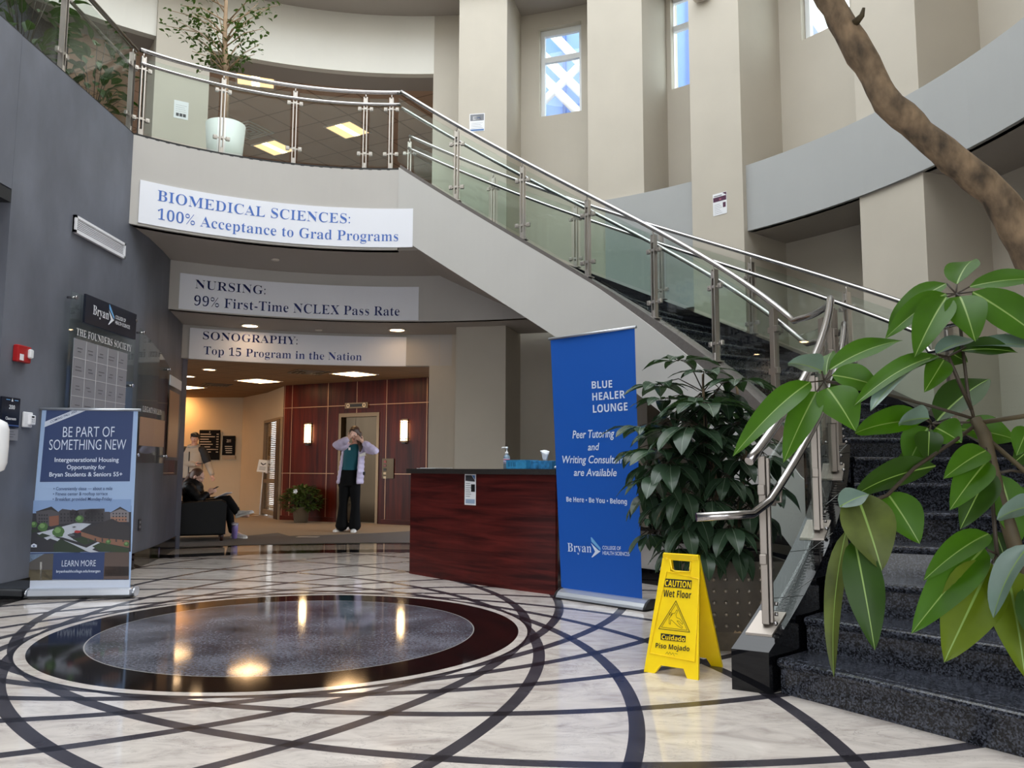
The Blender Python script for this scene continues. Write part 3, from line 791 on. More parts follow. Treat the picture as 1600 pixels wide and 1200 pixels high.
for c, a, lb in (((-2.9, 13.75), -.5, 'square lit panel in upper floor ceiling, the one seen nearest the stair head'), ((-4.42, 14.56), -.5, 'square lit panel in upper floor ceiling, low behind the middle railing panel'), ((-3.92, 11.85), .3, 'square lit panel in upper floor ceiling beside the ficus trunk')):
    troffer('troffer_light', c, a, 6.98, .56, lb, LENS3, LENS3B)
# square air diffusers
def diffuser(c, ang_, z, size, label, m_):
    o = thing('air_diffuser', label, 'air vent', (c[0], c[1], z))
    M_ = Matrix.Translation((c[0], c[1], z)) @ Matrix.Rotation(ang_, 4, 'Z'); 
    for k, s_ in enumerate((1, .74, .5, .26)):
        h = size*s_/2; w = .03; mb = MB(); zz = -.006-.006*k
        for (x, y, sx, sy) in ((0, h-w/2, 2*h, w), (0, -h+w/2, 2*h, w), (h-w/2, 0, w, 2*h), (-h+w/2, 0, w, 2*h)): mb.box((x, y, zz), (sx, sy, .012), M=M_)
        mb.build('vane', m_, o)
DGREY = mat('diffuser_grey', srgb(92, 80, 68), .5, .3)
diffuser((-3.66, 14.55), .55, 2.79, .6, 'square air diffuser in the lobby ceiling between the lit panels', DGREY)
q = on_z(390, 203, 6.98); diffuser((q.x, q.y), -.5, 6.98, .6, 'square air diffuser in upper floor ceiling behind the ficus pot', TRIMW)
q = on_z(338, 601, 2.79); diffuser((q.x, q.y), .55, 2.79, .55, 'dark air diffuser in the lobby ceiling close to the grey wall', DGREY)

# ================================================================== THINGS ON THE GREY WALL
def wl_frame(y0, z0):
    """map u (metres along the wall, away from the camera), v (height) on the wall face"""
    return None
def wm(lift): return lambda u, v: Vector((wall_left_x(u)+lift, u, v))
# supply grille
y0, y1, z0, z1 = 7.14, 8.09, 3.175, 3.335
vg = thing('wall_grille', 'long white air grille on the slate grey wall', 'air vent', (-3.96, 7.6, z0))
MB().box((-3.955, (y0+y1)/2, (z0+z1)/2), (.02, y1-y0, z1-z0)).build('back_panel', mat('grille_shadow', srgb(120, 122, 128), .6), vg)
fr = MB()
for z in (z0+.012, z1-.012): fr.box((-3.945, (y0+y1)/2, z), (.03, y1-y0, .024))
for y in (y0+.012, y1-.012): fr.box((-3.945, y, (z0+z1)/2), (.03, .024, z1-z0))
fr.build('frame', WHITE, vg)
sl = MB()
for k in range(7): sl.box((-3.943, (y0+y1)/2, z0+.032+k*.0165), (.014, y1-y0-.05, .007))
sl.build('slats', WHITE, vg)
# donor glass panel
NAVYP = mat('navy_plaque', srgb(16, 22, 38), .25)
SILVER = mat('silver_letters', srgb(214, 216, 220), .4)
BOARD = mat('silver_grey_board', srgb(150, 150, 156), .4, .3)
LBLUE = mat('emblem_light_blue', srgb(110, 172, 224), .4)
LWHITE = mat('letter_white', srgb(232, 235, 240), .5)
def standoff(parent, p, d=(1, 0, 0), L=.06):
    p = Vector(p); d = Vector(d); MB().tube([p-d*L, p+d*.02], .011, 10).tube([p+d*.012, p+d*.03], .018, 10).build('standoff', CHROME, parent)
dg = thing('donor_glass_panel', 'clear glass donor panel with navy plaque and grey name grid, behind the housing banner', 'wall sign', (-3.9, 7.7, 1.0))
xg2 = -3.89
MB().box((xg2, 7.685, 1.80), (.010, 1.24, 1.64)).build('glass', GLASSCLEAR, dg)
for y, z in ((7.11, 2.57), (8.26, 2.57), (8.26, 1.9), (7.11, 1.05), (8.26, 1.05)): standoff(dg, (xg2, y, z))
MB().box((xg2+.018, 7.755, 2.505), (.02, 1.0, .26)).build('plaque', NAVYP, dg)
pm = lambda u, v: Vector((xg2+.0295, u, v))
def bryan_logo(parent, mapf, u0, u1, vb, cap, m1, m2, m3):
    """word, double chevron, two small lines"""
    L = u1-u0
    letters('lettering', 'Bryan', mapf, u0, u0+.40*L, vb, cap, m1, parent, 'serif')
    c0 = u0+.395*L; w = .155*L; hh = cap*1.0; lo = vb-cap*.55
    flat('emblem', [(c0, vb+1.75*hh), (c0+.02*L, vb+1.75*hh), (c0+w, vb+.55*hh), (c0+w, vb+.25*hh), (c0+.01*L, vb+1.25*hh)], mapf, m2, parent)
    flat('emblem', [(c0, vb+1.1*hh), (c0+w*.8, vb+.25*hh), (c0+w, vb+.2*hh), (c0+.02*L, lo), (c0, lo), (c0+w*.42, vb+.12*hh)], mapf, m1, parent)
    letters('lettering', 'COLLEGE OF', mapf, u0+.58*L, u0+.87*L, vb+.42*cap, cap*.40, m3, parent, 'sans', .01)
    letters('lettering', 'HEALTH SCIENCES', mapf, u0+.58*L, u1, vb-.18*cap, cap*.40, m3, parent, 'sans', .01)
bryan_logo(dg, pm, 7.39, 8.12, 2.475, .085, LWHITE, LBLUE, LWHITE)
pm2 = lambda u, v: Vector((xg2+.008, u, v))
letters('lettering', 'THE FOUNDERS SOCIETY', pm2, 7.17, 8.22, 2.245, .062, SILVER, dg, 'serif', .01)
MB().box((xg2+.012, 7.63, 1.70), (.008, 1.0, 1.02)).build('name_board', BOARD, dg)
GRIDL = mat('board_grid', srgb(196, 196, 200), .4)
TINY = mat('board_print', srgb(98, 98, 104), .5)
gl_ = MB()
for k in range(1, 5): gl_.box((xg2+.0175, 7.13+.2*k, 1.70), (.002, .006, 1.02))
for k in range(1, 6): gl_.box((xg2+.0175, 7.63, 1.19+.17*k), (.002, 1.0, .006))
gl_.build('grid', GRIDL, dg)
tx = MB()
random.seed(3)
for i in range(5):
    for j in range(6):
        for q in range(2):
            tx.box((xg2+.0175, 7.13+.2*i+.085+random.uniform(-.02, .02), 1.19+.17*j+.06+.03*q), (.001, random.uniform(.05, .11), .008))
tx.build('names', TINY, dg)
# second glass panel further along, bronze boards
BRONZE = mat('bronze_board', srgb(158, 124, 100), .4, .4)
d2 = thing('donor_glass_panel', 'second clear glass donor panel with bronze name board, nearer the lobby', 'wall sign', (-3.95, 9.0, .9))
gpl = [(-3.895, 8.42), (-3.93, 9.0), (-4.0, 9.42)]
rg = [[(x-.005, y, 1.12), (x+.005, y, 1.12), (x+.005, y, 2.52-(y-8.42)*.28), (x-.005, y, 2.52-(y-8.42)*.28)] for x, y in gpl]
MB().rings([[Vector(p) for p in r_] for r_ in rg], 0, False).build('glass', GLASSCLEAR, d2)
for x, y, z in ((-3.89, 8.46, 2.48), (-3.98, 9.36, 2.2), (-3.89, 8.46, 1.2), (-3.98, 9.36, 1.2)): standoff(d2, (x, y, z))
bl = [(-3.885, 8.5), (-3.915, 8.9), (-3.96, 9.28)]
MB().rings([[Vector((x-.004, y, 1.30)), Vector((x+.004, y, 1.30)), Vector((x+.004, y, 1.60)), Vector((x-.004, y, 1.60))] for x, y in bl], 0, False).build('name_board', BRONZE, d2)
letters('lettering', 'LEGACY SOCIETY', lambda u, v: Vector((wall_left_x(u)+.105, u, v)), 8.55, 9.2, 1.66, .055, SILVER, d2, 'serif', .01)
d3 = thing('bronze_plaque', 'tall narrow bronze plaque at the lobby end of the grey wall', 'wall sign', (-4.1, 10.0, 1.2))
def wallbox(u0, u1, v0, v1, lift, th, m_, name, parent):
    rr = []
    for i in range(5):
        u = lerp(u0, u1, i/4); x = wall_left_x(u)
        rr.append([Vector((x+lift, u, v0)), Vector((x+lift+th, u, v0)), Vector((x+lift+th, u, v1)), Vector((x+lift, u, v1))])
    return MB().rings(rr, 0, False).build(name, m_, parent)
wallbox(9.75, 10.4, 1.2, 2.0, .05, .01, BRONZE, 'board', d3)
wallbox(9.72, 10.5, 2.06, 2.18, .05, .015, LWHITE, 'header', d3)
wallbox(9.6, 10.5, .98, 1.16, .05, .008, GLASSCLEAR, 'glass', d3)
# fire alarm
fa = thing('fire_alarm_strobe', 'red fire alarm box with clear strobe on the grey wall', 'fire alarm', (-3.96, 6.5, 1.91))
MB().box((-3.945, 6.495, 1.975), (.045, .18, .135), bev=.006).build('box', mat('alarm_red', srgb(170, 22, 26), .35), fa)
MB().box((-3.915, 6.56, 1.985), (.03, .05, .075), bev=.008).build('strobe', mat('strobe_lens', srgb(230, 232, 235), .1), fa)
MB().box((-3.921, 6.455, 1.945), (.003, .05, .05)).build('sticker', WHITE, fa)
# room sign
rs = thing('room_sign', 'navy room number sign on the grey wall beside the thermostat', 'sign', (-3.96, 6.4, 1.38))
MB().box((-3.955, 6.40, 1.50), (.02, .235, .235), bev=.003).build('plate', NAVYP, rs)
rm = lambda u, v: Vector((-3.9435, u, v))
letters('lettering', '200', rm, 6.37, 6.445, 1.525, .032, LWHITE, rs, 'ssans'); letters('lettering', 'Classroom', rm, 6.335, 6.47, 1.44, .022, LWHITE, rs, 'sans', .02)
flat('emblem', [(6.395, 1.585), (6.42, 1.585), (6.407, 1.612)], rm, LWHITE, rs); flat('emblem', rectp(6.33, 6.38, 1.594, 1.599), rm, LBLUE, rs); flat('emblem', rectp(6.435, 6.485, 1.594, 1.599), rm, LBLUE, rs)
flat('stripe', rectp(6.29, 6.51, 1.392, 1.402), rm, mat('stripe_blue', srgb(60, 84, 140), .4), rs)
r2_ = thing('small_grey_sign', 'small grey plate under the navy room number sign', 'sign', (-3.96, 6.43, 1.29))
MB().box((-3.957, 6.43, 1.325), (.014, .18, .09)).build('plate', BOARD, r2_)
for k in range(3): flat('print', rectp(6.36, 6.46+.02*(k % 2), 1.345-.02*k, 1.35-.02*k), lambda u, v: Vector((-3.9485, u, v)), TINY, r2_)
ts = thing('thermostat', 'white thermostat on the grey wall right of the room number sign', 'thermostat', (-3.96, 6.65, 1.39))
MB().box((-3.955, 6.64, 1.455), (.02, .12, .125), bev=.005).build('base_plate', WHITE, ts)
MB().box((-3.94, 6.675, 1.455), (.025, .08, .08), bev=.005).build('housing', WHITE, ts)
flat('display', rectp(6.655, 6.69, 1.472, 1.487), lambda u, v: Vector((-3.9265, u, v)), BLACK, ts)
for u in (6.657, 6.68): 
    for v in (1.435, 1.453): flat('button', rectp(u, u+.012, v, v+.008), lambda a, b: Vector((-3.9265, a, b)), BOARD, ts)
ol = thing('wall_outlet', 'dark duplex outlet low on the grey wall', 'outlet', (-4.0, 8.9, .40))
wallbox(8.86, 8.95, .395, .515, .001, .008, mat('outlet_dark', srgb(48, 49, 54), .4), 'plate', ol)
for v in (.42, .47): wallbox(8.885, 8.925, v, v+.025, .009, .003, BOARD, 'socket', ol)
# hand sanitiser dispenser just inside the left edge of the picture
hs = thing('sanitizer_stand', 'white rounded dispenser on a stand, cut by the left picture edge', 'dispenser', (-1.445, 2.2, 0))
pc = on_y(-22, 697, 2.2)
MB().lathe([(.001, -.075), (.03, -.073), (.046, -.064), (.052, -.045), (.053, 0), (.052, .045), (.046, .064), (.03, .073), (.001, .075)], (pc.x, 2.2, pc.z), 24).build('dispenser', mat('dispenser_white', srgb(240, 241, 244), .25), hs)
MB().tube([(pc.x, 2.2, .02), (pc.x, 2.2, pc.z-.08)], .018, 12).build('pole', STEEL, hs)
MB().lathe([(.16, 0), (.16, .012), (.03, .022)], (pc.x, 2.2, 0), 24).build('base', STEEL, hs)
hs.location = (pc.x, 2.2, 0)
for ch in [o for o in bpy.data.objects if o.parent == hs]: ch.matrix_parent_inverse = root_matrix(hs).inverted()

# ================================================================== NOTICES ON THE PIERS
def notice(name, label, quad_c, R, w, h, art):
    a, z = quad_c; root = thing(name, label, 'paper notice', P(R, a, z-h/2))
    u = -tang(a); o = P(R-.004, a, z); mp_ = plane_map(o, u, (0, 0, 1), 0.0)
    n_ = -Vector((math.cos(rad(a)), math.sin(rad(a)), 0))
    M_ = lambda x, y: mp_(x, y)+n_*.001
    MB().prism(rectp(-w/2, w/2, -h/2, h/2), .0015, o, u, (0, 0, 1), -n_).build('sheet', PAPER, root)
    for kind, pts, m_ in art: flat(kind, [(x*w, y*h) for x, y in pts], M_, m_, root)
INK = mat('print_grey', srgb(120, 122, 128), .6); INKB = mat('print_blue', srgb(70, 112, 168), .6); INKD = mat('print_dark', srgb(50, 50, 56), .6); PURP = mat('print_plum', srgb(78, 32, 62), .6); PINK = mat('print_pink', srgb(196, 120, 140), .6)
def lines(n, y0, y1, x0=-.38, x1=.38): return [('print', rectp(x0, x1-(.07*(k % 3)), y0+(y1-y0)*k/n, y0+(y1-y0)*k/n+.012), INK) for k in range(n)]
q = on_cyl(745.5, 191.5, 5.4); notice('paper_notice', 'white and blue paper notice on the pier above the stair rail', (ang(q), q.z), 5.4, .215, .255,
    [('picture', rectp(-.45, .45, .1, .46), INK), ('picture', rectp(-.28, .28, .14, .36), PAPER), ('print', rectp(-.22, .22, .23, .28), INKB), ('print', rectp(-.45, .45, -.47, -.38), INKB)]+lines(4, -.32, .05))
q = on_cyl(1125, 318.5, 5.34); notice('paper_notice', 'white and plum paper notice on the pier behind the stair', (ang(q), q.z), 5.34, .185, .26,
    [('picture', rectp(-.47, .47, .12, .33), PURP), ('picture', rectp(-.05, .12, .17, .26), PINK), ('picture', [(.2, .48), (.48, .48), (.48, .34)], PURP), ('picture', rectp(.22, .42, -.2, .03), PURP), ('print', rectp(-.42, .15, .37, .40), INKD)]+lines(6, -.42, .06, -.4, .15))
q = on_cyl(283, 172, 5.95); notice('paper_notice', 'white paper notice on the upper pier beside the ficus', (ang(q), q.z), 5.95, .185, .25,
    [('picture', rectp(-.34, -.14, -.38, -.2), INKD), ('picture', rectp(-.1, .1, -.38, -.2), INKD), ('picture', rectp(.14, .34, -.38, -.2), INKD)]+lines(4, -.1, .36))
# round fixture on the pier, only its underside in view
q = on_cyl(1097, -6, 5.3); rf = thing('dome_fixture', 'round white fixture on a pier at the top picture edge', 'light fixture', q)
MB().lathe([(.001, -.05), (.06, -.045), (.11, -.02), (.125, .02), (.12, .07), (.09, .1), (.001, .11)], q, 24).build('housing', TRIMW, rf)
a_ = ang(q); MB().tube([q+Vector((0, 0, .03)), P(5.45, a_, q.z+.03)], .03, 10).build('bracket', TRIMW, rf)
# ================================================================== LOBBY
DOORSTEEL = mat('elevator_steel', srgb(62, 53, 42), .16, 1.0, noise=.08, nscale=8, stretch=(1, 1, .1))
BRASSY = mat('elevator_frame', srgb(112, 94, 74), .35, 1.0)
def ebox(u0, u1, z0, z1, off, th, m_, name, parent, bev=0):
    return MB().prism(rectp(0, u1-u0, 0, z1-z0), th, elev(u0, z0, off), ED, (0, 0, 1), EN).build(name, m_, parent)
ed = thing('elevator', 'steel elevator doors in the red wood wall, behind the standing person', 'elevator', elev((UD0+UD1)/2, 0))
um = UD0+(UD1-UD0)*.36
ebox(UD0+.05, um-.004, .01, ZD-.07, -.10, .03, DOORSTEEL, 'door_leaf', ed)
ebox(um+.004, UD1-.05, .01, ZD-.07, -.10, .03, DOORSTEEL, 'door_leaf', ed)
ebox(UD0+.0, UD0+.06, 0, ZD, -.12, .135, BRASSY, 'jamb', ed); ebox(UD1-.06, UD1, 0, ZD, -.12, .135, BRASSY, 'jamb', ed)
ebox(UD0+.06, UD1-.06, ZD-.075, ZD, -.12, .135, BRASSY, 'header', ed)
ebox(UD0+.06, UD1-.06, 0.007, .02, -.12, .12, BRASSY, 'sill', ed)
MB().prism(rectp(0, UD1-UD0, 0, ZD), .02, elev(UD0, 0, -.14), ED, (0, 0, 1), EN).build('backing', BLACK, ed)
el = thing('elevator_indicator', 'black indicator with two round lights over the elevator', 'indicator', on_elev(558, 633))
c0, c1 = on_elev(540.5, 638.5), on_elev(576, 628.5); u0, u1 = elev_u(540.5, 633), elev_u(576, 633)
ebox(u0, u1, c0.z, c1.z, .002, .03, mat('indicator_bezel', srgb(120, 100, 78), .35, .8), 'bezel', el)
ebox(u0+.03, u1-.03, c0.z+.025, c1.z-.025, .032, .004, BLACK, 'face', el)
LIT = mat('indicator_light', srgb(214, 196, 160), .4)
for uu in (u0+.085, u1-.085):
    em = plane_map(elev(0, 0, .037), ED, (0, 0, 1), 0)
    zc = (c0.z+c1.z)/2
    flat('light', [(uu+.045*math.cos(t*pi/8), zc+.045*math.sin(t*pi/8)) for t in range(16)], lambda a, b: elev(a, b, .038), LIT, el)
    flat('arrow', [(uu-.022, zc-.012), (uu+.022, zc-.012), (uu, zc+.026)], lambda a, b: elev(a, b, .040), BLACK, el)
cp_ = thing('elevator_call_panel', 'steel call panel with buttons right of the elevator', 'button panel', on_elev(606, 732))
u0, u1 = elev_u(598, 730), elev_u(616, 730); z0, z1 = on_elev(606, 747.5).z, on_elev(606, 716.5).z
ebox(u0, u1, z0, z1, .002, .02, DOORSTEEL, 'plate', cp_)
ub = u0+.07
for k, m_ in enumerate((mat('call_red', srgb(140, 50, 40), .4), mat('call_red_2', srgb(110, 40, 34), .4), BLACK, LIT, LIT)):
    zc = z1-.06-.075*k; ebox(ub-.03, ub+.03, zc-.022, zc+.022, .022, .006, m_, 'button', cp_)
GLOW = mat('sconce_glass', srgb(255, 232, 190), .4, emit=(1.0, .68, .34), es=26.0)
def sconce(px0, px1, pyt, pyb, label):
    u0, u1 = elev_u(px0, pyb), elev_u(px1, pyb); zt, zb = on_elev(px0, pyt).z, on_elev(px0, pyb).z
    o = thing('wall_sconce', label, 'wall lamp', elev((u0+u1)/2, zb))
    d = .035; du = (u1-u0)*.13; u0 += du*.6; u1 -= du*1.4
    ebox(u0, u1, zb-.02, zt+.02, .002, .02, BRASSY, 'back_plate', o)
    ebox(u0+.012, u1-.012, zb+.01, zt-.01, .022, d, GLOW, 'shade', o)
    for z in (zb-.005, zt-.015, zt-.055, zb+.035): ebox(u0-.006, u1+.006, z, z+.014, .02, d+.014, BRASSY, 'band', o)
    for u in (u0-.004, u0+(u1-u0)*.28, u1-.008): ebox(u, u+.012, zb-.005, zt, .02+d+.002, .012, BRASSY, 'bar', o)
    ebox(u0+.03, u1-.03, zb-.045, zb-.02, .0, .06, BLACK, 'finial', o)
sconce(477, 489, 662.5, 692.5, 'lit wall sconce left of the elevator')
sconce(627, 640, 656.5, 689.5, 'lit wall sconce right of the elevator, above the desk end')
# glass office door with blinds between the beige wall and the wood wall
gd = Vector((w413.x, w413.y, 0)); ge_ = EA+EN*-.02; gdir = (ge_-gd); gdir.z = 0; GLEN = gdir.length; gdir.normalize(); gn = Vector((gdir.y, -gdir.x, 0))
def gp(u, z, off=0): return gd+gdir*u+gn*off+Vector((0, 0, z))
def gbox(u0, u1, z0, z1, off, th, m_, name, parent): return MB().prism(rectp(0, u1-u0, 0, z1-z0), th, gp(u0, z0, off), gdir, (0, 0, 1), gn).build(name, m_, parent)
DFRAME = mat('door_frame_tan', srgb(120, 100, 76), .5); DWOOD = mat('door_edge_dark', srgb(34, 20, 14), .4)
do = thing('office_door', 'glazed office door with blinds, left of the red wood wall', 'door', gp(GLEN/2, 0))
gbox(0, .06, 0, 2.14, -.02, .08, DFRAME, 'frame', do); gbox(GLEN-.06, GLEN, 0, 2.14, -.02, .08, DFRAME, 'frame', do); gbox(.06, GLEN-.06, 2.08, 2.14, -.02, .08, DFRAME, 'frame', do)
gbox(.06, GLEN-.42, .06, .16, -.01, .05, DFRAME, 'rail', do); gbox(.06, GLEN-.42, .74, .82, -.01, .05, DFRAME, 'rail', do)
gbox(.06, GLEN-.42, .16, 2.08, 0, .01, glass_mat('door_glass', (.9, .9, .88, 1)), 'glass', do)
bm_ = MB()
bl_ = mat('blind_slat', srgb(176, 140, 96), .7)
for k in range(46):
    z = .2+.041*k
    bm_.prism(rectp(0, GLEN-.52, 0, .026), .004, gp(.08, z, -.05), gdir, (0, 0, 1), gn)
bm_.build('blind', bl_, do)
gbox(GLEN-.40, GLEN-.06, .01, 2.1, .02, .05, DWOOD, 'leaf', do)
MB().tube([gp(GLEN-.36, 1.0, .07), gp(GLEN-.36, 1.0, .11), gp(GLEN-.26, 1.0, .11)], .012, 8).build('handle', STEEL, do)
area_light('office_glow', gp(.3, 1.5, -.6), .9, 3.5, (1, .58, .26), tuple(gn), 1.4)
gbox(-.5, GLEN+.6, 0, 2.2, -1.2, .05, LOBBY, 'room_back', do)
area_light('added_wall_light', (wx.x-1.5, 19.45, 2.72), .35, 24, (1, .50, .18), (-.2, .45, -1))  # hidden lamps added to brighten the beige wall, without fixtures
area_light('added_wall_light', (wx.x-3.0, 18.4, 2.72), .4, 15, (1, .50, .18), (0, .1, -1))
# wall signs left of the door
def wy(px, py, y=19.9): return on_y(px, py, y)
dirx = thing('directory_sign', 'black directory board with white lines on the beige lobby wall', 'sign', wy(327, 718))
a, b_ = wy(310.5, 718.5), wy(344.5, 672)
MB().box(((a.x+b_.x)/2, 19.885, (a.z+b_.z)/2), (b_.x-a.x, .03, b_.z-a.z)).build('board', mat('directory_black', srgb(12, 12, 14), .7, spec=.1), dirx)
dm = lambda u, v: Vector((u, 19.868, v))
LETD = mat('directory_letters', srgb(170, 160, 145), .6)
rows = ['Welcome Center', 'Records and Registration', 'Financial Aid', 'Student Accounts', 'Administration', 'Business Services', 'School of Nursing', 'Offices 204', 'Rooms 210']
wd = b_.x-a.x; hh = b_.z-a.z
letters('lettering', '2', dm, a.x+wd*.47, a.x+wd*.53, b_.z-hh*.09, hh*.05, LETD, dirx, 'ssans')
for k in range(8):
    z = b_.z-hh*(.155+.085*k); ln = [.52, .72, .42, .54, .62, .5, .6, .3][k]; x0 = a.x+wd*(.05 if k < 6 else .3)
    flat('print', rectp(x0, x0+wd*ln, z, z+hh*.028), dm, LETD, dirx); flat('print', rectp(a.x+wd*.84, a.x+wd*.95, z, z+hh*.028), dm, LETD, dirx)
s2 = thing('suite_sign', 'smaller black suite sign right of the directory board', 'sign', wy(357, 715))
a, b_ = wy(347.5, 711), wy(368, 681)
MB().box(((a.x+b_.x)/2, 19.885, (a.z+b_.z)/2), (b_.x-a.x, .03, b_.z-a.z)).build('board', mat('suite_black', srgb(12, 12, 14), .7, spec=.1), s2)
letters('lettering', '201', dm, a.x+.1, b_.x-.1, b_.z-.16, .07, LETD, s2, 'ssans')
for k in range(4): flat('print', rectp(a.x+.06+.01*k, b_.x-.06, b_.z-.27-.05*k, b_.z-.25-.05*k), dm, LETD, s2)
s3 = thing('small_plate', 'small tan plate under the suite sign', 'sign', wy(357, 715))
a, b_ = wy(347.5, 717.5), wy(368, 711.8)
MB().box(((a.x+b_.x)/2, 19.885, (a.z+b_.z)/2), (b_.x-a.x, .02, b_.z-a.z)).build('plate', mat('tan_plate', srgb(150, 128, 96), .5), s3)
# white notice stand by the door
ns = thing('notice_stand', 'thin white stand with a tilted notice board by the office door', 'sign stand', (0, 0, 0))
pb = on_z(405.5, 806); pt = on_y(411, 738, pb.y-.1)
ns.location = pb
MB().tube([pb+Vector((0, 0, .01)), Vector((pt.x, pt.y, pt.z+.05))], .014, 8).build('pole', FRAMEW, ns)
MB().lathe([(.17, 0.008), (.17, .02), (.02, .03)], pb, 20).build('base', STEEL, ns)
M_ = Matrix.Translation(pt+Vector((.0, -.02, .14))) @ Matrix.Rotation(rad(-14), 4, 'X') @ Matrix.Rotation(rad(6), 4, 'Y')
MB().box((0, 0, 0), (.23, .02, .28), M=M_).build('board', FRAMEW, ns)
bmap = lambda u, v: M_ @ Vector((u, -.0115, v))
flat('emblem', [(-.06, .08), (0, .04), (.06, .08), (.06, .05), (0, .01), (-.06, .05)], bmap, INKD, ns)
for k in range(3): flat('print', rectp(-.07, .07, -.03-.03*k, -.018-.03*k), bmap, INK, ns)
pn = thing('door_notice', 'small pale notice taped to the glazed office door', 'paper notice', gp(.2, 1.0, .03))
gbox(.14, .36, .95, 1.18, .012, .002, PAPER, 'sheet', pn)

# ------------------------------------------------------------------ floor paper strip on the carpet
fl = on_z(481, 840); fs = thing('floor_sticker', 'pale paper strip lying on the lobby carpet', 'floor sticker', fl)
MB().box((fl.x, fl.y, .011), (.33, .22, .003)).build('sheet', mat('sticker_grey', srgb(150, 142, 134), .5), fs)
# ------------------------------------------------------------------ armchair
LEATHER = mat('black_leather', srgb(6, 6, 8), .45, noise=.2, spec=.2, nscale=12, bump=.15, bscale=80)
FOOTW = mat('dark_wood_foot', srgb(58, 26, 18), .4)
YN = 12.10
ch = thing('armchair', 'black leather armchair at the end of the grey wall, seat taken', 'armchair', (on_y(315, 800, YN).x, 12.5, 0))
xl, xr = on_y(271, 800, YN).x-.10, on_y(354.5, 800, YN).x
ztop = on_y(340, 783, YN).z
def arm(y0, y1):
    mb = MB(); rr = []
    prof = [(xl+.06, ztop-.02), (xl+.35, ztop-.0), (xr-.06, ztop+.025), (xr-.005, ztop+.0), (xr, ztop-.05)]
    poly = [(xl+.02, .10), (xr-.01, .10), (xr, ztop-.06), (xr-.015, ztop-.01), (xr-.07, ztop+.02), (xl+.35, ztop-.005), (xl+.02, ztop-.04)]
    for (y, k) in ((y0, .012), (y0+.025, 0), (y1-.025, 0), (y1, .012)):
        cx_ = (xl+xr)/2; cz_ = ztop/2
        rr.append([Vector((x+(k if x < cx_ else -k), y, z+(k if z < cz_ else -k))) for x, z in poly])
    return mb.rings(rr, 0, False)
arm(YN, YN+.14).build('armrest', LEATHER, ch); arm(YN+.66, YN+.80).build('armrest', LEATHER, ch)
MB().box(((xl+xr)/2+.04, YN+.40, .29), (xr-xl-.12, .52, .22), bev=.04).build('seat', LEATHER, ch)
bk = []
for t in range(9):
    y = YN+.02+.76*t/8; c_ = math.sin(pi*t/8); h = ztop+.12+.13*c_**.5
    bk.append([Vector((xl+.0, y, .10)), Vector((xl+.22, y, .10)), Vector((xl+.22, y, ztop)), Vector((xl+.14, y, h-.04)), Vector((xl+.08, y, h)), Vector((xl+.0, y, h-.05))])
MB().rings(bk, 0, True).build('backrest', LEATHER, ch)
MB().box(((xl+xr)/2, YN+.4, .13), (xr-xl-.06, .76, .08), bev=.01).build('seat_frame', LEATHER, ch)
for x, y in ((xr-.06, YN+.06), (xr-.06, YN+.74), (xl+.07, YN+.06), (xl+.07, YN+.74)):
    MB().lathe([(.022, .006), (.034, .12)], (x, y, 0), 10).build('leg', FOOTW, ch)
pv = Vector((xr, YN, 0)); ch.location = pv
for q in [o for o in bpy.data.objects if o.parent == ch]: q.matrix_parent_inverse = Matrix.Translation(-pv)
ch.rotation_euler = (0, 0, 0.37)
# lavender tumbler on the floor
tb = on_z(366.3, 842.5); tu = thing('tumbler', 'lavender lidded tumbler on the carpet by the armchair', 'tumbler', (tb.x, tb.y, .009))
LAV = mat('lavender_coat', srgb(142, 122, 186), .4)
MB().lathe([(.03, .009), (.037, .013), (.041, .11), (.046, .125), (.047, .20), (.043, .205)], (tb.x, tb.y, 0), 20).build('body', LAV, tu)
MB().lathe([(.046, .203), (.047, .222), (.04, .232), (.001, .234)], (tb.x, tb.y, 0), 20).build('lid', mat('lid_clear', srgb(206, 200, 214), .3), tu)
MB().tube([(tb.x+.046, tb.y-.0, .20), (tb.x+.05, tb.y-.0, .235), (tb.x, tb.y-.02, .25), (tb.x-.05, tb.y, .235), (tb.x-.046, tb.y, .20)], .006, 8).build('handle', mat('lid_grey', srgb(170, 165, 180), .3), tu)
# ================================================================== PEOPLE
def eval_mesh(mb, voxel, smooth=4):
    me = bpy.data.meshes.new('tmp'); me.from_pydata([tuple(p) for p in mb.v], [], mb.f)
    bm = bmesh.new(); bm.from_mesh(me); bmesh.ops.recalc_face_normals(bm, faces=bm.faces); bm.to_mesh(me); bm.free()
    o = bpy.data.objects.new('tmp', me); COL.objects.link(o)
    r = o.modifiers.new('r', 'REMESH'); r.mode = 'VOXEL'; r.voxel_size = voxel
    s_ = o.modifiers.new('s', 'SMOOTH'); s_.iterations = smooth; s_.factor = .5
    dg_ = bpy.context.evaluated_depsgraph_get(); dg_.update()
    out_ = bpy.data.meshes.new_from_object(o.evaluated_get(dg_))
    bpy.data.objects.remove(o); bpy.data.meshes.remove(me)
    for p in out_.polygons: p.use_smooth = True
    return out_
def fused(name, mb, m_, parent, voxel=.012, smooth=4):
    me = eval_mesh(mb, voxel, smooth); me.name = name; me.materials.clear(); me.materials.append(m_)
    return link(name, me, parent)
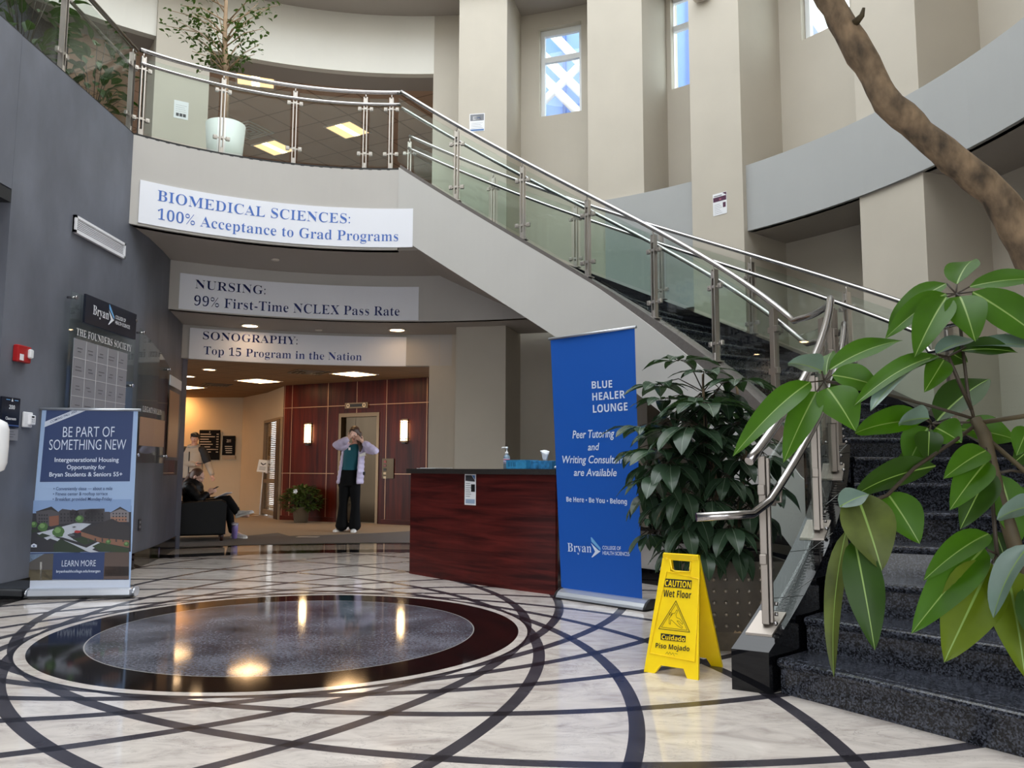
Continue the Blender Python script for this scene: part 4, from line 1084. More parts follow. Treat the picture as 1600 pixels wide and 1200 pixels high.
def limb(mb, pts, rs, n=12, sq=None):
    """capped tapering tube with rounded ends; sq = squash factor front to back"""
    pts = [Vector(p) for p in pts]
    d0 = (pts[0]-pts[1]).normalized(); d1 = (pts[-1]-pts[-2]).normalized()
    P_ = [pts[0]+d0*rs[0]*.75, pts[0]+d0*rs[0]*.45]+pts+[pts[-1]+d1*rs[-1]*.45, pts[-1]+d1*rs[-1]*.75]
    R_ = [rs[0]*.35, rs[0]*.8]+list(rs)+[rs[-1]*.8, rs[-1]*.35]
    # refine
    Q, S_ = [], []
    for i in range(len(P_)-1):
        for t in (0, .5): Q.append(P_[i].lerp(P_[i+1], t)); S_.append(lerp(R_[i], R_[i+1], t))
    Q.append(P_[-1]); S_.append(R_[-1])
    mb.tube(Q, S_, n, flat=sq)
def ell(mb, c, r, M=None):
    X = Matrix.Translation(Vector(c)) @ (M if M is not None else Matrix.Identity(4)) @ Matrix.Diagonal((r[0], r[1], r[2], 1))
    mb.lathe([(math.sin(pi*i/10)+1e-4, -math.cos(pi*i/10)) for i in range(11)], (0, 0, 0), 16, M=X)
def torso(mb, rows, n=20):
    """rows of (centre x, centre y, z, half width, half depth)"""
    mb.rings([[Vector((cx+w*math.cos(2*pi*j/n), cy+d*math.sin(2*pi*j/n), z)) for j in range(n)] for cx, cy, z, w, d in rows], 0, True)
SKIN = mat('skin', srgb(206, 156, 132), .55)
SKIN2 = mat('skin_light', srgb(222, 178, 156), .55)
EYED = mat('eye_dark', srgb(30, 22, 20), .3); LIPS = mat('lips', srgb(160, 92, 84), .5); EYEW = mat('eye_white', srgb(225, 220, 215), .3)
def head(mb, c, M):
    """skull, jaw, nose, ears about centre c; M orients it, face looks along -y of M"""
    T = Matrix.Translation(Vector(c)) @ M
    def e_(p, r): ell(mb, T @ Vector(p), r, M)
    e_((0, .01, .02), (.076, .095, .095)); e_((0, -.02, -.045), (.058, .066, .072)); e_((0, -.05, -.085), (.034, .032, .03))
    e_((0, -.094, -.022), (.013, .016, .024)); e_((0, -.102, -.036), (.015, .014, .012)); e_((0, -.08, .022), (.055, .018, .014))
    for s_ in (1, -1): e_((s_*.077, .01, -.012), (.010, .022, .032)); e_((s_*.035, -.072, -.03), (.022, .02, .022))
def face_parts(parent, c, M):
    T = Matrix.Translation(Vector(c)) @ M
    for s_ in (1, -1):
        mb = MB(); ell(mb, T @ Vector((s_*.031, -.083, 0)), (.013, .010, .008), M); mb.build('eye', EYEW, parent)
        mb = MB(); ell(mb, T @ Vector((s_*.031, -.091, 0)), (.006, .004, .006), M); mb.build('pupil', EYED, parent)
    mb = MB(); ell(mb, T @ Vector((0, -.083, -.068)), (.022, .008, .007), M); mb.build('mouth', LIPS, parent)
def hand(mb, wrist, dirv, side, curl, palm_n):
    """palm plus five fingers; dirv points along the fingers, side towards the thumb, palm_n out of the palm"""
    w = Vector(wrist); d = Vector(dirv).normalized(); s_ = Vector(side); s_ = (s_-d*s_.dot(d)).normalized(); n_ = d.cross(s_)
    if n_.dot(Vector(palm_n)) < 0: n_ = -n_
    limb(mb, [w-d*.02, w+d*.03, w+d*.075], [.022, .030, .036], 10, .5)
    limb(mb, [w+d*.03+s_*.012, w+d*.085+s_*.022], [.022, .020], 8, .6); limb(mb, [w+d*.03-s_*.012, w+d*.08-s_*.024], [.022, .018], 8, .6)
    for k, (o, L) in enumerate(((.030, .068), (.010, .076), (-.010, .070), (-.029, .054))):
        b = w+d*.086+s_*o; c1 = curl*(1+.12*k)
        d1 = (d*math.cos(c1*.5)+n_*math.sin(c1*.5)+s_*(.10-.07*k)).normalized(); m1 = b+d1*L*.45
        d2 = (d*math.cos(c1*1.2)+n_*math.sin(c1*1.2)).normalized(); m2 = m1+d2*L*.32
        d3 = (d*math.cos(c1*1.8)+n_*math.sin(c1*1.8)).normalized(); m3 = m2+d3*L*.23
        limb(mb, [b, m1, m2, m3], [.0095, .009, .0082, .0072], 8)
    t0 = w+d*.025+s_*.028; t1 = t0+(d*.7+s_*.65+n_*.35).normalized()*.038; t2 = t1+(d*.9+s_*.2+n_*.4*curl).normalized()*.034
    limb(mb, [t0, t1, t2], [.013, .0105, .009], 8)
def shoe(name, parent, heel, toe, m_, sole, h=.075, w=.043):
    h0, t0 = Vector(heel), Vector(toe); d = (t0-h0).normalized(); L = (t0-h0).length; up_ = Vector((0, 0, 1)) if abs(d.z) < .7 else Vector((1, 0, 0)); sd = d.cross(up_).normalized(); up_ = sd.cross(d).normalized()
    prof = [(-.0, .6, .75), (.08, .85, 1.0), (.25, .9, 1.05), (.45, .95, .85), (.65, 1.08, .62), (.85, 1.0, .5), (.97, .6, .38)]
    rr = []
    for t, ww, hh in prof:
        c = h0+d*L*t; rr.append([c+sd*w*ww*math.cos(2*pi*j/14)*(1 if math.sin(2*pi*j/14) < .2 else .85)+up_*(h*hh*.5+h*hh*.5*math.sin(2*pi*j/14)+.012) for j in range(14)])
    o = MB().rings(rr, 0, True).build(name, m_, parent)
    ss = []
    for t, ww in ((-.03, .5), (.03, .85), (.25, .95), (.45, .95), (.68, 1.12), (.87, 1.0), (1.0, .5)):
        c = h0+d*L*t; ww *= w
        ss.append([c+sd*ww+up_*0, c+sd*ww+up_*.026, c-sd*ww+up_*.026, c-sd*ww])
    MB().rings(ss, 0, False).build('sole', sole, o)
    return o
JLAV = mat('lavender_jacket', srgb(198, 188, 214), .5, noise=.05, nscale=6); TEAL = mat('teal_shirt', srgb(8, 86, 98), .7); TROU = mat('black_trousers', srgb(9, 9, 11), .85, spec=.2)
HAIRB = mat('brown_hair', srgb(74, 52, 38), .5, noise=.35, nscale=26, stretch=(1, 1, .15)); SHOEW = mat('white_leather', srgb(232, 228, 222), .45); SOLEW = mat('white_rubber', srgb(225, 222, 216), .6)
LINING = mat('jacket_lining', srgb(196, 190, 182), .7)

# ---- standing person with raised arms
base = on_z(547, 831.5); YW = base.y
wom = thing('person', 'person in a lavender puffer jacket and black trousers standing with hands at the head', 'person', (base.x, YW, 0))
def wp(X, Y, dy=0.0):                 # close-up pixel -> point at the person's distance
    return on_y(490+X/5.715, 640+Y/5.715, YW+dy)
def V3(v, dx=0, dy=0, dz=0): return Vector((v.x+dx, v.y+dy, v.z+dz))
hc = wp(368, 214, -.02)
HM = Matrix.Rotation(rad(-16), 4, 'Y') @ Matrix.Rotation(rad(22), 4, 'X') @ Matrix.Rotation(rad(-18), 4, 'Z')
sk = MB(); head(sk, hc, HM)
neck0 = wp(378, 300, .02)
limb(sk, [V3(neck0, 0, 0, -.05), V3(neck0), V3(hc, 0, .02, -.06)], [.06, .052, .052])
cx0 = neck0.x; zf = .012
hipz = wp(325, 620).z; waz = wp(330, 540).z; shz = wp(378, 315).z
torso(sk, [(wp(325, 0).x, YW, hipz-.06, .10, .08), (wp(325, 0).x, YW, hipz+.06, .13, .09), (wp(330, 0).x, YW, waz+.02, .12, .085), (wp(345, 0).x, YW, waz+.2, .13, .095), (wp(360, 0).x, YW, shz-.06, .15, .09), (wp(372, 0).x, YW, shz, .12, .075), (cx0, YW, shz+.04, .05, .05)])
shl, shr = wp(305, 325, 0), wp(452, 318, 0)
ell_, elr = wp(205, 318, -.10), wp(548, 372, -.10)
wrl, wrr = wp(316, 258, -.13), wp(440, 290, -.13)
limb(sk, [shl, ell_, wrl], [.05, .040, .028]); limb(sk, [shr, elr, wrr], [.05, .040, .028])
hand(sk, wrl, wp(352, 205, -.14)-wrl, (-.2, -.2, 1), .5, (.3, 1, -.1)); hand(sk, wrr, wp(398, 256, -.14)-wrr, (.1, -.2, 1), .6, (-.3, 1, 0))
lh, lk, la = wp(290, 640), wp(262, 850, -.03), wp(238, 1062, .02)
rh, rk, ra = wp(372, 640), wp(372, 850, -.03), wp(365, 1062, .02)
for h_, k_, a_ in ((lh, lk, la), (rh, rk, ra)): limb(sk, [V3(h_, 0, 0, .03), k_, a_, V3(a_, 0, -.03, -.02)], [.066, .05, .034, .024])
fused('body', sk, SKIN2, wom, .008, 3)
face_parts(wom, hc, HM)
# hair: cap swept back plus a long fall over one shoulder
hr_ = MB(); T = Matrix.Translation(hc) @ HM
ell(hr_, T @ Vector((0, .022, .036)), (.088, .10, .092), HM); ell(hr_, T @ Vector((0, -.035, .075)), (.065, .055, .04), HM)
for s_ in (1, -1): ell(hr_, T @ Vector((s_*.066, .01, -.01)), (.024, .05, .08), HM)
limb(hr_, [T @ Vector((.06, .03, -.02)), wp(415, 290, -.03), wp(420, 330, -.09), wp(415, 372, -.11)], [.05, .048, .04, .02], 10)
limb(hr_, [T @ Vector((-.05, .06, -.05)), wp(372, 300, .08), wp(370, 360, .1)], [.05, .05, .03], 10)
fused('hair', hr_, HAIRB, wom, .010, 2)
# teal shirt
ts_ = MB(); torso(ts_, [(wp(330, 0).x, YW-.005, waz-.005, .135, .108), (wp(331, 0).x, YW-.005, waz+.05, .133, .10), (wp(340, 0).x, YW-.005, waz+.18, .145, .112), (wp(352, 0).x, YW-.01, shz-.10, .155, .105), (wp(368, 0).x, YW, shz-.015, .13, .088), (cx0, YW, shz+.018, .07, .068)])
fused('shirt', ts_, TEAL, wom, .011, 3)
tag_ = wp(320, 350, -.125); MB().box(tag_, (.035, .006, .045)).build('name_badge', SHOEW, wom)
# trousers, flared
tr = MB()
torso(tr, [(wp(322, 0).x, YW, hipz-.12, .165, .115), (wp(322, 0).x, YW, hipz, .168, .118), (wp(328, 0).x, YW, waz-.03, .14, .108), (wp(330, 0).x, YW, waz+.012, .138, .106)])
for h_, k_, hem in ((wp(278, 650), wp(264, 850, -.02), wp(250, 1040, 0)), (wp(368, 650), wp(374, 850, -.02), wp(367, 1040, 0))):
    limb(tr, [h_, h_.lerp(k_, .5), k_, k_.lerp(hem, .6), hem], [.100, .090, .074, .088, .108], 14)
fused('trousers', tr, TROU, wom, .012, 3)
# jacket: open shell (two front panels, back, quilted sleeves)
def panel(name, cols, zs_):
    """vertical strip panel; cols = list of (x, y) at each height given as function of t, thickness outward"""
    rr = []
    for i, z in enumerate(zs_):
        rr.append([Vector((x, y, z)) for x, y in cols(i/(len(zs_)-1), i)])
    return rr
jk = MB()
zt_, zb_ = shz+.0, wp(460, 665).z
n_ = 17
outer, inner = [], []
def jring(z, t, i, dr):
    puff = .010 if i % 2 else .0
    cx_ = lerp(wp(340, 0).x, wp(368, 0).x, t); w = lerp(.225, .185, t)+puff+dr; d = lerp(.165, .125, t)+puff+dr
    return [Vector((cx_+w*math.cos(rad(a)), YW+d*math.sin(rad(a)), z)) for a in range(-52, 233, 15)]
rr_ = []
for i in range(n_):
    t = i/(n_-1); z = lerp(zb_, zt_, t)
    o_ = jring(z, t, i, 0); in_ = jring(z, t, 0, -.03)
    rr_.append(o_+in_[::-1])
jk.rings(rr_, 0, True)
top = [(wp(368, 0).x, YW+.01, shz-.02, .185, .125), (wp(370, 0).x, YW+.02, shz+.03, .15, .105), (wp(374, 0).x, YW+.035, shz+.06, .10, .085)]
fused('jacket', jk, JLAV, wom, .011, 2)
def sleeve(a, b, c):
    mb = MB(); P_, R_ = [], []
    path = [a.lerp(b, k/7) for k in range(8)]+[b.lerp(c, k/6) for k in range(1, 6)]
    for k, p in enumerate(path): P_.append(p); R_.append(lerp(.088, .058, k/12)+(.006 if k % 2 else 0))
    limb(mb, P_, R_, 12); return mb
fused('sleeve', sleeve(V3(shl, .02, .01, -.03), ell_, wrl), JLAV, wom, .011, 2)
fused('sleeve', sleeve(V3(shr, -.03, .01, -.03), elr, wrr), JLAV, wom, .011, 2)
GREYJ = mat('jacket_grey_patch', srgb(120, 112, 118), .6)
yo = MB(); yo.prism([(0, 0), (.105, .03), (.10, .09), (.0, .05)], .02, wp(408, 425, -.150), (1, 0, 0), (0, 0, 1), (0, 1, 0)); yo.build('reflective_patch', SHOEW, wom)
MB().prism([(0, 0), (.035, .0), (.035, .055), (.0, .055)], .02, wp(440, 585, -.125), (1, 0, 0), (0, 0, 1), (0, 1, 0)).build('hang_tag', BLACK, wom)
shoe('shoe', wom, V3(on_z(545-1, 829), .02, .06, .008), V3(on_z(522, 832), 0, -.02, .008), SHOEW, SOLEW)
shoe('shoe', wom, V3(on_z(553.5, 829), .0, .10, .008), V3(on_z(552, 833), 0, -.05, .008), SHOEW, SOLEW)

# ---- seated person in profile
YS = 12.5
sit = thing('person', 'person in black sitting in the armchair, legs crossed, looking at a phone', 'person', (on_y(305, 800, YS).x, YS, 0))
def sp2(X, Y, dy=0.0): return on_y(270+X/5.454, 640+Y/5.454, YS+dy)
BLKJ = mat('black_puffer', srgb(12, 11, 12), .5, noise=.2, spec=.3, nscale=14); LEG = mat('black_leggings', srgb(9, 9, 11), .8, spec=.2); HAIRD = mat('dark_brown_hair', srgb(84, 54, 36), .5, noise=.3, nscale=26)
h2 = sp2(212, 570); HM2 = Matrix.Rotation(rad(90), 4, 'Z') @ Matrix.Rotation(rad(24), 4, 'X')
b2 = MB(); head(b2, h2, HM2)
sho = sp2(165, 655); hip = sp2(185, 815)
limb(b2, [V3(h2, -.02, 0, -.05), sp2(185, 630)], [.052, .055])
limb(b2, [sho, sho.lerp(hip, .5), hip], [.125, .12, .135], 14)
sl_, sr_ = V3(sp2(170, 655), 0, -.16), V3(sp2(170, 655), 0, .16)
e1_, e2_ = sp2(225, 770, -.18), sp2(235, 765, .16)
w1_, w2_ = sp2(302, 712, -.07), sp2(305, 722, .06)
limb(b2, [sl_, e1_, w1_], [.052, .042, .028]); limb(b2, [sr_, e2_, w2_], [.052, .042, .028])
hand(b2, w1_, sp2(338, 694, -.04)-w1_, (.1, .3, 1), .7, (0, 1, .2)); hand(b2, w2_, sp2(340, 700, .02)-w2_, (.1, -.3, 1), .7, (0, -1, .2))
kn1, an1 = sp2(478, 770, -.06), sp2(560, 895, -.10)
kn2, an2 = sp2(468, 800, .10), sp2(503, 1035, .06)
limb(b2, [V3(hip, .05, -.09, 0), kn1, an1], [.085, .06, .038]); limb(b2, [V3(hip, .05, .09, 0), kn2, an2], [.085, .06, .038])
limb(b2, [an1, sp2(640, 905, -.12)], [.036, .028]); limb(b2, [an2, sp2(590, 1075, .03)], [.036, .028])
fused('body', b2, SKIN2, sit, .008, 3)
face_parts(sit, h2, HM2)
hh2 = MB(); T = Matrix.Translation(h2) @ HM2
ell(hh2, T @ Vector((0, .025, .035)), (.086, .098, .09), HM2); ell(hh2, T @ Vector((0, .03, -.01)), (.084, .08, .08), HM2)
ell(hh2, sp2(150, 555), (.045, .05, .045))
limb(hh2, [sp2(150, 560), sp2(118, 620, -.03), sp2(98, 665, -.06), sp2(92, 700, -.06)], [.045, .05, .045, .02], 10)
fused('hair', hh2, HAIRD, sit, .010, 2)
j2 = MB()
P_, R_ = [], []
for k in range(9): P_.append(sho.lerp(hip, k/8-.05)); R_.append(.155+(.010 if k % 2 else 0))
limb(j2, P_, R_, 16)
limb(j2, [sp2(180, 640), sp2(192, 620)], [.085, .07])
for a_, b_, c_ in ((sl_, e1_, w1_), (sr_, e2_, w2_)):
    pth = [a_.lerp(b_, k/5) for k in range(6)]+[b_.lerp(c_, k/5) for k in range(1, 5)]
    limb(j2, pth, [lerp(.082, .05, k/9)+(.006 if k % 2 else 0) for k in range(10)], 12)
fused('jacket', j2, BLKJ, sit, .011, 2)
l2 = MB()
limb(l2, [V3(hip, .0, -.08, .0), V3(hip, .0, .08, .0)], [.125, .125])
limb(l2, [V3(hip, .03, -.09, 0), kn1, an1], [.105, .075, .05], 12); limb(l2, [V3(hip, .03, .09, 0), kn2, an2], [.105, .075, .05], 12)
fused('leggings', l2, LEG, sit, .011, 3)
GREYSH = mat('grey_white_mesh', srgb(190, 186, 182), .6, noise=.2, nscale=30)
shoe('shoe', sit, sp2(545, 925, -.11), sp2(688, 880, -.14), GREYSH, SOLEW, .085, .045)
a_ = sp2(500, 1090, .05); b_ = sp2(632, 1085, .0)
shoe('shoe', sit, Vector((a_.x, a_.y, .008)), Vector((b_.x, b_.y, .008)), GREYSH, SOLEW, .085, .045)
phn = thing('phone', 'dark phone in the hands of the seated person', 'phone', sp2(345, 682))
d_ = (sp2(372, 664, -.01)-sp2(330, 690, -.01)); a_ = math.atan2(d_.z, d_.x)
MB().box((0, 0, 0), (.15, .072, .009), M=Matrix.Translation(sp2(350, 678, -.01)) @ Matrix.Rotation(-a_, 4, 'Y'), bev=.003).build('case', BLACK, phn)
bkx = thing('open_book', 'open pale book lying in the lap of the seated person', 'book', sp2(420, 755))
bb_ = MB(); M_ = Matrix.Translation(sp2(395, 752, -.02)) @ Matrix.Rotation(rad(-14), 4, 'Y')
bb_.box((-.11, 0, 0), (.20, .28, .012), M=M_ @ Matrix.Rotation(rad(8), 4, 'Y'), bev=.004); bb_.build('page_block', mat('kraft_page', srgb(176, 140, 100), .7), bkx)
MB().box((.07, 0, .012), (.20, .28, .012), M=M_ @ Matrix.Rotation(rad(-10), 4, 'Y'), bev=.004).build('page_block', PAPER, bkx)

# ---- standing person at the back
YM = 17.0
man = thing('person', 'person in a tan and black jacket standing by the directory board', 'person', (on_y(302, 760, YM).x, YM, 0))
def mp2(X, Y, dy=0.0): return on_y(274+X/5.454, 640+Y/5.454, YM+dy)
TANJ = mat('tan_jacket', srgb(172, 156, 138), .75); BLKP = mat('jacket_black_panel', srgb(24, 22, 24), .7); JEAN = mat('dark_trousers', srgb(34, 34, 40), .8); HAIRK = mat('black_hair', srgb(26, 20, 18), .5)
h3 = mp2(165, 246); HM3 = Matrix.Rotation(rad(14), 4, 'Z') @ Matrix.Rotation(rad(6), 4, 'X')
b3 = MB(); head(b3, h3, HM3); sz = mp2(165, 330).z; x3 = mp2(168, 0).x
limb(b3, [V3(h3, 0, .01, -.06), Vector((x3, YM, sz+.02))], [.056, .06])
torso(b3, [(x3, YM, .88, .13, .10), (x3, YM, 1.0, .17, .115), (x3, YM, 1.15, .155, .11), (x3, YM, sz-.1, .185, .115), (x3, YM, sz, .15, .09), (x3, YM, sz+.05, .06, .06)])
al, ar = Vector((x3-.20, YM, sz-.05)), Vector((x3+.20, YM, sz-.05))
el1, er1 = mp2(75, 455, -.02), mp2(285, 480, .0)
wl1, wr1 = mp2(165, 470, -.24), mp2(312, 548, -.08)
limb(b3, [al, el1, wl1], [.055, .045, .03]); limb(b3, [ar, er1, wr1], [.055, .045, .03])
hand(b3, wl1, (1, -.1, .05), (0, -.3, 1), .8, (0, 1, 0)); hand(b3, wr1, (.25, -.05, -1), (-1, 0, -.2), .4, (0, 1, 0))
for s_ in (-1, 1): limb(b3, [(x3+s_*.09, YM, .92), (x3+s_*.10, YM-.01, .5), (x3+s_*.11, YM+.02, .09), (x3+s_*.12, YM-.08, .05)], [.09, .06, .042, .03])
fused('body', b3, SKIN, man, .009, 3)
face_parts(man, h3, HM3)
hh3 = MB(); T = Matrix.Translation(h3) @ HM3
ell(hh3, T @ Vector((0, .022, .05)), (.088, .10, .085), HM3); ell(hh3, T @ Vector((.015, -.058, .06)), (.066, .045, .042), HM3); ell(hh3, T @ Vector((-.03, -.05, .085)), (.05, .05, .035), HM3)
for s_ in (1, -1): ell(hh3, T @ Vector((s_*.07, .03, .01)), (.02, .05, .05), HM3)
fused('hair', hh3, HAIRK, man, .010, 2)
j3 = MB(); torso(j3, [(x3, YM, .86, .20, .15), (x3, YM, 1.0, .215, .155), (x3, YM, 1.2, .21, .15), (x3, YM, sz-.1, .22, .145), (x3, YM, sz+.0, .17, .11), (x3, YM, sz+.06, .085, .085)])
for a_, b_, c_ in ((al, el1, wl1), (ar, er1, wr1)): limb(j3, [a_.lerp(b_, .3), b_, c_], [.08, .07, .055], 12)
fused('jacket', j3, TANJ, man, .013, 3)
for s_, a_, b_ in ((-1, al, el1), (1, ar, er1)):
    k3 = MB(); limb(k3, [a_+Vector((-s_*.03, 0, .02)), a_.lerp(b_, .35), a_.lerp(b_, .72)], [.095, .092, .084], 12); fused('shoulder_panel', k3, BLKP, man, .013, 2)
MB().box((x3-.02, YM-.156, 1.15), (.016, .012, .5)).build('zip', BLKP, man)
hd3 = MB(); hd3.tube([Vector((x3+.10*math.cos(2*pi*k/14), YM+.01+.095*math.sin(2*pi*k/14), sz+.045+.03*math.sin(2*pi*k/14))) for k in range(14)], .034, 10, closed=True); fused('hood', hd3, mat('grey_hoodie', srgb(150, 142, 134), .8), man, .011, 2)
t3 = MB(); torso(t3, [(x3, YM, .8, .16, .12), (x3, YM, .95, .175, .125)])
for s_ in (-1, 1): limb(t3, [(x3+s_*.09, YM, .88), (x3+s_*.10, YM-.01, .5), (x3+s_*.11, YM+.02, .12)], [.105, .08, .065], 12)
fused('trousers', t3, JEAN, man, .013, 3)
for s_ in (-1, 1): shoe('shoe', man, (x3+s_*.11, YM+.06, .012), (x3+s_*.13, YM-.20, .012), BLKP, SOLEW)
ph3 = thing('phone', 'dark phone held level by the person at the back', 'phone', mp2(215, 460, -.27))
MB().box(mp2(212, 458, -.27), (.15, .075, .012), bev=.003).build('case', BLACK, ph3)
# ================================================================== RECEPTION DESK
A0, A1 = on_z(639.5, 896), on_z(868, 930)
dd = (A1-A0); DL = dd.length; dd.normalize(); dn = Vector((-dd.y, dd.x, 0))      # dn points away from the camera
if dn.y < 0: dn = -dn
desk = thing('reception_desk', 'curved dark mahogany reception desk with black stone top beside the blue banner', 'desk', A0.lerp(A1, .5))
def dpt(t, back=0.0, z=0.0):           # t 0..1 along the front, bowed a little towards the room
    return A0+dd*(DL*t)+dn*(back-.055*math.sin(pi*t))+Vector((0, 0, z))
N_ = 20
fr = [[dpt(i/N_, 0, .0), dpt(i/N_, .03, .0), dpt(i/N_, .03, 1.02), dpt(i/N_, 0, 1.02)] for i in range(N_+1)]
MB().rings(fr, 0, False).build('front_panel', MAHOG, desk)
rgt = Vector((.16, .987, 0)).normalized()
for nm, t in (('side_panel', 1.0), ('side_panel', 0.0)):
    p = dpt(t, 0.0); dirn = rgt if t else dn
    o_ = MB().prism([(0, 0), (.68, 0), (.68, 1.02), (0, 1.02)], .028, p+dirn*.0, dirn, (0, 0, 1), -dd if t else dd).build(nm, MAHOG, desk)
TOPS = mat('black_stone_top', srgb(44, 40, 38), .35, noise=.25, nscale=60)
tp = []
for i in range(N_+1):
    t = lerp(-.018, 1.012, i/N_); f_ = dpt(t, -.035); b_ = dpt(t, 0)+(dn.lerp(rgt, max(0, t)).normalized())*.72
    tp.append([Vector((f_.x, f_.y, 1.02)), Vector((b_.x, b_.y, 1.02)), Vector((b_.x, b_.y, 1.068)), Vector((f_.x, f_.y, 1.068))])
MB().rings(tp, 0, False).build('countertop', TOPS, desk)
MB().prism([(0.05, 0), (DL-.05, 0), (DL-.05, .02), (.05, .02)], .5, dpt(0, .09, .72), dd, (0, 0, 1), dn).build('work_shelf', MAHOG, desk)
ZT = 1.068
# flyer on the front
t0 = ((on_z(734, 912)-A0).dot(dd))/DL
fo = dpt(t0, -.006); zc = on_y(734.5, 765, fo.y).z
fly = thing('flyer', 'white flyer taped to the front of the mahogany desk', 'paper notice', (fo.x, fo.y, zc-.14))
M2 = lambda u, v: fo+dd*u-dn*.003+Vector((0, 0, zc+v))
MB().prism(rectp(-.078, .078, -.145, .145), .0025, Vector((fo.x, fo.y, zc))+dn*.002, dd, (0, 0, 1), -dn).build('sheet', PAPER, fly)
flat('picture', [(-.066, .135), (.02, .135), (.066, .088), (.066, .075), (-.066, .082)], M2, INKD, fly)
flat('picture', [(.025, .135), (.07, .135), (.07, .09)], M2, INKB, fly); flat('picture', rectp(.015, .068, -.02, .05), M2, BLACK, fly)
flat('picture', rectp(-.06, .068, -.13, -.09), M2, mat('print_light_blue', srgb(150, 170, 196), .6), fly)
for k in range(7): flat('print', rectp(-.06, .0+.008*(k % 3), .055-.02*k, .06-.02*k), M2, INK, fly)
# sanitiser bottle, basket, tissue box, papers
def dtop(px, back): 
    """point on the counter under pixel column px"""
    best = min(range(0, 101), key=lambda i: abs((lambda p: 800+FPX*p.x/p.y)(dpt(i/100, back))-px)); p = dpt(best/100, back); return Vector((p.x, p.y, ZT))
b0 = dtop(793, .40); sb = thing('pump_bottle', 'clear hand sanitizer pump bottle on the desk top', 'bottle', b0)
hb = on_y(791, 698, b0.y).z-ZT
CLEARP = mat('clear_gel_bottle', srgb(176, 205, 226), .12, trans=.6); PUMP = mat('pump_white', srgb(236, 238, 240), .35)
MB().lathe([(.030, 0), (.033, .004), (.033, hb*.52), (.026, hb*.60), (.012, hb*.64), (.012, hb*.68)], b0, 20).build('body', CLEARP, sb)
MB().lathe([(.0335, hb*.22), (.0335, hb*.46)], b0, 20).build('label_band', mat('bottle_label', srgb(186, 186, 214), .5), sb)
MB().lathe([(.0337, hb*.40), (.0337, hb*.445)], b0, 20).build('label_stripe', mat('label_red', srgb(176, 60, 80), .5), sb)
MB().lathe([(.016, hb*.66), (.016, hb*.76), (.006, hb*.77), (.006, hb*.90), (.012, hb*.91), (.012, hb)], b0, 14).tube([b0+Vector((0, 0, hb*.96)), b0+Vector((-.045, 0, hb*.96)), b0+Vector((-.05, 0, hb*.92))], .006, 8).build('pump', PUMP, sb)
AQUA = mat('aqua_plastic', srgb(58, 146, 196), .4, noise=.15, nscale=30)
b1 = dtop(816, .36); hbx = on_y(816, 719.5, b1.y).z-ZT; wbx = (on_y(833, 725, b1.y)-on_y(801, 725, b1.y)).length
bk_ = thing('blue_basket', 'aqua blue basket on the desk top, left of the tissue box', 'basket', b1)
mb = MB(); TM = Matrix.Translation(b1) @ Matrix.Rotation(math.atan2(dd.y, dd.x), 4, 'Z')
w_, d_ = wbx/2/.75, .08
for s_ in (-1, 1):
    mb.box((0, s_*d_, hbx/2+.004), (2*w_, .006, hbx-.004), M=TM); mb.box((s_*w_, 0, hbx/2+.004), (.006, 2*d_, hbx-.004), M=TM)
mb.box((0, 0, .004), (2*w_, 2*d_, .006), M=TM); mb.build('body', AQUA, bk_)
rim = MB()
for s_ in (-1, 1): rim.box((0, s_*d_, hbx), (2*w_+.02, .012, .008), M=TM); rim.box((s_*w_, 0, hbx), (.012, 2*d_+.02, .008), M=TM)
rim.build('rim', AQUA, bk_)
for k in range(5): MB().box((-w_+.03+k*.022, -d_-.004, hbx*.55), (.008, .003, hbx*.5), M=TM).build('slot', mat('slot_dark', srgb(24, 80, 120), .5), bk_)
b2_ = dtop(851, .34); hb2 = on_y(851, 720, b2_.y).z-ZT; w2 = (on_y(868, 725, b2_.y)-on_y(834, 725, b2_.y)).length/2/.75
tbx = thing('tissue_box', 'blue patterned tissue box on the desk end beside the banner', 'tissue box', b2_); TM = Matrix.Translation(b2_) @ Matrix.Rotation(math.atan2(dd.y, dd.x), 4, 'Z')
MB().box((0, 0, hb2/2), (2*w2, .12, hb2), M=TM, bev=.003).build('box', mat('tissue_blue', srgb(44, 116, 168), .5, noise=.5, nscale=22), tbx)
MB().lathe([(.05, hb2), (.05, hb2+.002), (.001, hb2+.0021)], (0, 0, 0), 20, M=TM, sx=1.0, sy=.6).build('opening', BLACK, tbx)
ht = on_y(851, 705.5, b2_.y).z-ZT
tis = MB(); rr = []
for k in range(6):
    t = k/5; rr.append([TM @ Vector((lerp(.02, .05, t)*math.cos(2*pi*j/12)+.012*t*math.sin(3*j), lerp(.012, .018, t)*math.sin(2*pi*j/12)+.006*math.sin(j*2+k), hb2+(ht-hb2)*t*(1-.18*math.cos(2*pi*j/12+1)*t))) for j in range(12)])
tis.rings(rr, 0, True); tis.build('tissue', mat('tissue_white', srgb(226, 230, 238), .8), tbx)
for k, (px, lb) in enumerate(((664, 'white paper sheets lying on the left end of the desk top'), (684, 'single sheet on the desk top, overlapping the white stack'))):
    p = dtop(px, .30); o_ = thing('paper_sheets', lb, 'paper', p)
    MB().box((0, 0, .003+.004*k), (.216, .28, .004+.002*k), M=Matrix.Translation(p) @ Matrix.Rotation(math.atan2(dd.y, dd.x)+.2*k, 4, 'Z')).build('sheets', PAPER, o_)
p = dtop(871, .12); wc = thing('crumpled_tissue', 'small crumpled white tissue at the desk corner', 'tissue', p)
mb = MB(); ell(mb, p+Vector((0, 0, .016)), (.026, .02, .015)); mb.build('wad', PAPER, wc)

